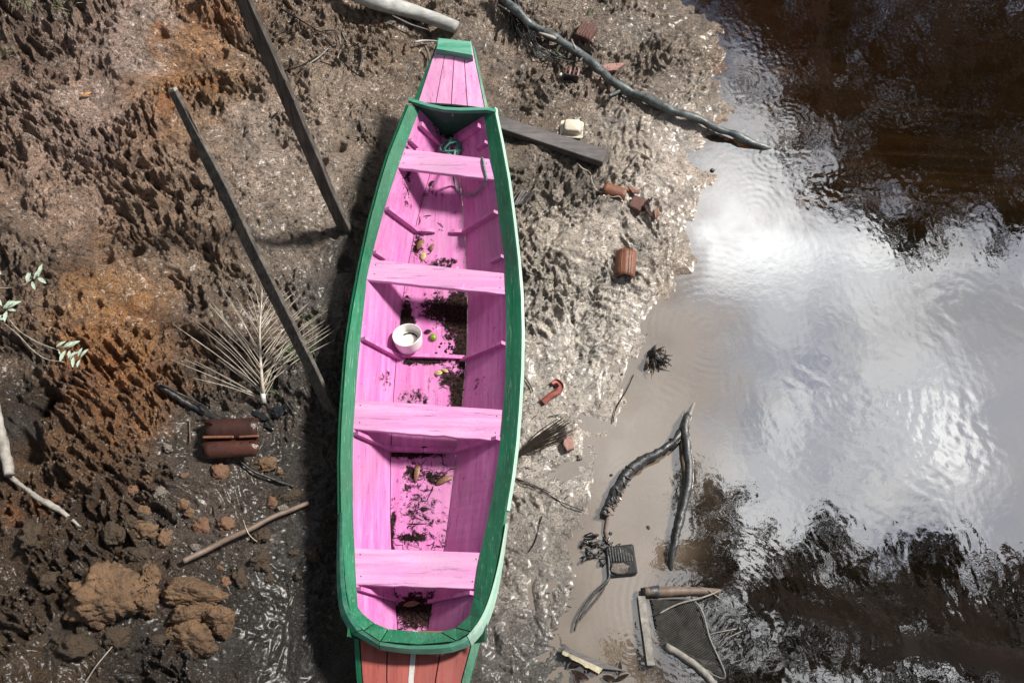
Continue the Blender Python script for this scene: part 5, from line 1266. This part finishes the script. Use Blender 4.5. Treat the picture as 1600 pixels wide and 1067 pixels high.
def grass(label, px, py, n, h, m, spread=10, name='grass_tuft', lean=None):
    root = thing(name, label, 'grass', tuple(G(px, py)))
    for k in range(n):
        a = rnd.uniform(0, 6.28) if lean is None else lean+rnd.uniform(-.7,.7); c = G(px+rnd.uniform(-spread, spread), py+rnd.uniform(-spread, spread)*.6)
        l = h*rnd.uniform(.5, 1); e = c+np.array([math.cos(a)*l, math.sin(a)*l, l*.35]); w = .003
        mid_ = (c+e)/2+[0,0,l*.25]; n_ = np.array([-math.sin(a), math.cos(a), 0])*w
        V = [c-n_, c+n_, mid_-n_, mid_+n_, e]; mk('blade', V, [(0,1,3,2),(2,3,4)], m, root)
grass('green grass sprouting beside the palm frond and broken post', 468, 548, 34, .10, M_grass, 24)
grass('tuft of fresh grass behind the frond, nearer the boat', 478, 505, 14, .07, M_grass, 12)
grass('few short green blades right of the frond stub', 425, 610, 12, .05, M_grass, 8)
grass('sparse grass tuft at the top left edge', 90, 14, 18, .14, M_grassd, 22, lean=.2)
grass('second grass tuft hanging over the top left edge', 30, 2, 14, .14, M_grassd, 16, lean=-1)
grass('pale blades at the left edge below the top', 6, 92, 8, .12, M_grassd, 5, lean=.9)
grass('thin green blades above the brick by the branch', 925, 14, 6, .08, M_grass, 4, lean=-1.5)

# ------------------------------------------------------------------ trees (seen mirrored in the creek)
def leaves(cl, per, size, seed):
    g = np.random.default_rng(seed); Vs = []; 
    for (c, r, sq) in cl:
        n = int(per*r*r); u = g.normal(size=(n, 3)); u /= np.linalg.norm(u, axis=1)[:,None]; rad = r*g.random(n)**.45
        # twiggy clustering
        hub = g.normal(size=(max(4, int(n/40)), 3))*r*.50; k = g.integers(0, len(hub), n)
        pos = np.array(c) + (hub[k]+g.normal(size=(n, 3))*r*.17)*np.array([1, 1, sq])
        a = g.normal(size=(n, 3)); a /= np.linalg.norm(a, axis=1)[:,None]; b = np.cross(a, g.normal(size=(n, 3))); b /= np.linalg.norm(b, axis=1)[:,None]
        s = size*g.uniform(.6, 1.3, n)[:,None]
        Vs.append(np.stack([pos-a*s, pos-b*s*.42, pos+a*s, pos+b*s*.42], 1).reshape(-1, 3))
    V = np.concatenate(Vs); n = len(V)//4; return V, np.arange(n*4).reshape(n, 4)
def fast_mesh(name, V, Q, m, parent):
    off = np.array(root_offset(parent)); me = bpy.data.meshes.new(name); me.vertices.add(len(V)); me.vertices.foreach_set('co', (V-off).astype(np.float32).ravel())
    me.loops.add(Q.size); me.loops.foreach_set('vertex_index', Q.ravel().astype(np.int32)); me.polygons.add(len(Q)); me.polygons.foreach_set('loop_start', np.arange(0, Q.size, 4, dtype=np.int32))
    me.update(calc_edges=True); me.materials.append(m); o = bpy.data.objects.new(name, me); COL.objects.link(o); o.parent = parent; return o
def tree(label, base, clumps, per=420, size=.11, seed=1, r0=.35, group='trees mirrored in the creek', name='tree'):
    bz_ = gz(base[0], base[1]); base = np.array([base[0], base[1], bz_]); root = thing(name, label, 'tree', tuple(base), group)
    cm = np.mean([np.array(c[0]) for c in clumps], axis=0); cm[2] = min(c[0][2] for c in clumps)
    fork = base+(cm-base)*.6; fork[2] = bz_+(cm[2]-bz_)*.72
    mk('trunk', *tube(smooth_path([base-[0,0,.3], base+(fork-base)*.5+[.15,.1,0], fork], 12), list(np.linspace(r0, r0*.6, 12)), 10, .1, seed), M_trunk, root, True)
    for (c, r, s) in clumps:
        c = np.array(c); mk('limb', *tube(smooth_path([fork, fork+(c-fork)*.5+[0,0,.4], c], 8), list(np.linspace(r0*.32, .03, 8)), 6, .1, seed), M_trunk, root, True)
    V, Q = leaves(clumps, per, size, seed); fast_mesh('crown', V, Q, M_tree, root)
def mirror(px, py, h):
    """where the mirrored line of sight through this water point reaches height h"""
    p = P(px, py, 0); d = ray(px, py); t = h/(-d[2]); return np.array([p[0]+d[0]*t, p[1]+d[1]*t, h])
def clump(px, py, r, h, sq=.6):
    c = mirror(px, py, h); k = (np.linalg.norm(P(px, py, 0)-CAM)+np.linalg.norm(c-P(px, py, 0)))/FPX
    return (tuple(c), r*k, sq)
# unseen trees added round about, out of the picture, to keep sky light low
for k, (bx_, by_, hh, rr_) in enumerate([(-11,4,9,3.6),(-12,-3,9.5,3.8),(-8,-10,9,3.8),(0,-13,10,4),(8,-13,10,4),(-9,11,9,3.4),(-3,17,10,3.4),(-15,9,11,4)]):
    tree(['added unseen tall tree left of the frame','second added unseen tree, left of the frame','added unseen tree behind the lower left bank','added unseen tree behind the viewer, on the bank','added unseen tree behind the viewer, over the creek','added unseen tree on the bank beyond the upper left','added unseen tree on the bank beyond the top','farther added unseen tree beyond the upper left'][k], (bx_, by_),
        [((bx_+rnd.uniform(-1,1), by_+rnd.uniform(-1,1), hh*f+2), rr_*q, .8) for f, q in ((.35,.9),(.6,1.),(.85,.9),(1.1,.7))], 34, .30, 50+k, group='unseen trees added to hold back sky light')
# wood across the creek (top right of the water)
HN = 17.0
tree('tall tree mirrored as the darkest mass in the upper right water', (15.5, 19), [clump(1500,60,130,HN),clump(1560,190,120,HN),clump(1430,180,110,HN),clump(1600,330,60,HN),clump(1620,120,120,HN),clump(1480,280,90,HN)], 330, .16, 3)
tree('tree mirrored along the ragged dark edge over the bright water', (10.5, 18), [clump(1340,120,110,HN+1),clump(1380,250,95,HN+1),clump(1330,20,100,HN+1),clump(1400,340,62,HN+1),clump(1540,310,66,HN+1),clump(1440,360,42,HN+1)], 330, .16, 4)
tree('tree mirrored over the orange shallows at the top', (6.0, 19), [clump(1240,50,95,HN),clump(1290,170,70,HN),clump(1180,-10,90,HN),clump(1310,250,48,HN)], 300, .16, 5)
tree('tree mirrored above the top of the water near the bank', (2.5, 20), [clump(1100,-60,90,HN),clump(1200,-120,120,HN),clump(1000,-120,120,HN),clump(1250,-60,100,HN)], 120, .18, 6)
tree('tree mirrored beyond the top right corner', (18, 22), [clump(1500,-120,150,HN+2),clump(1650,-60,150,HN+2),clump(1360,-130,130,HN+2),clump(1700,150,120,HN+2)], 110, .2, 7)
# crowns overhead (bottom right of the water)
HO = 15.0
tree('overhanging tree mirrored as a dark cross beside the forked branch', (9.5, -4.0), [clump(1108,778,40,HO),clump(1090,760,22,HO),clump(1115,815,24,HO),clump(1110,865,50,HO),clump(1080,880,30,HO),clump(1140,880,26,HO),clump(1036,872,20,HO),clump(1095,908,40,HO)], 2300, .08, 8)
tree('overhanging tree mirrored as the broad broken dark mass at the bottom', (11, -1.5), [clump(1280,850,42,HO+.5),clump(1225,890,44,HO+.5),clump(1310,830,30,HO+.5),clump(1205,930,46,HO+.5),clump(1300,940,55,HO+.5),clump(1180,995,52,HO+.5),
   clump(1275,1015,40,HO+.5),clump(1350,900,36,HO+.5),clump(1360,980,46,HO+.5),clump(1150,1050,56,HO+.5),clump(1230,1075,44,HO+.5),clump(1330,1040,34,HO+.5)], 1500, .09, 9)
tree('overhanging tree mirrored as the compact dark crown at the right', (13, .5), [clump(1450,880,50,HO+1),clump(1480,900,40,HO+1),clump(1420,920,46,HO+1),clump(1490,860,26,HO+1),clump(1400,850,18,HO+1),clump(1465,940,30,HO+1),clump(1420,1000,34,HO+1)], 2100, .09, 10)
tree('overhanging tree mirrored in the bottom right corner', (14, -2.5), [clump(1560,980,60,HO+1),clump(1600,950,50,HO+1),clump(1540,1050,40,HO+1),clump(1610,1040,70,HO+1),clump(1440,1060,46,HO+1),clump(1490,1020,36,HO+1),clump(1390,1075,44,HO+1)], 1600, .09, 12)
tree('low bough mirrored beside the broken board', (6.5, -5.5), [clump(950,1008,16,HO),clump(985,1010,18,HO),clump(1010,1040,24,HO),clump(1010,975,8,HO)], 2600, .065, 14, .22)
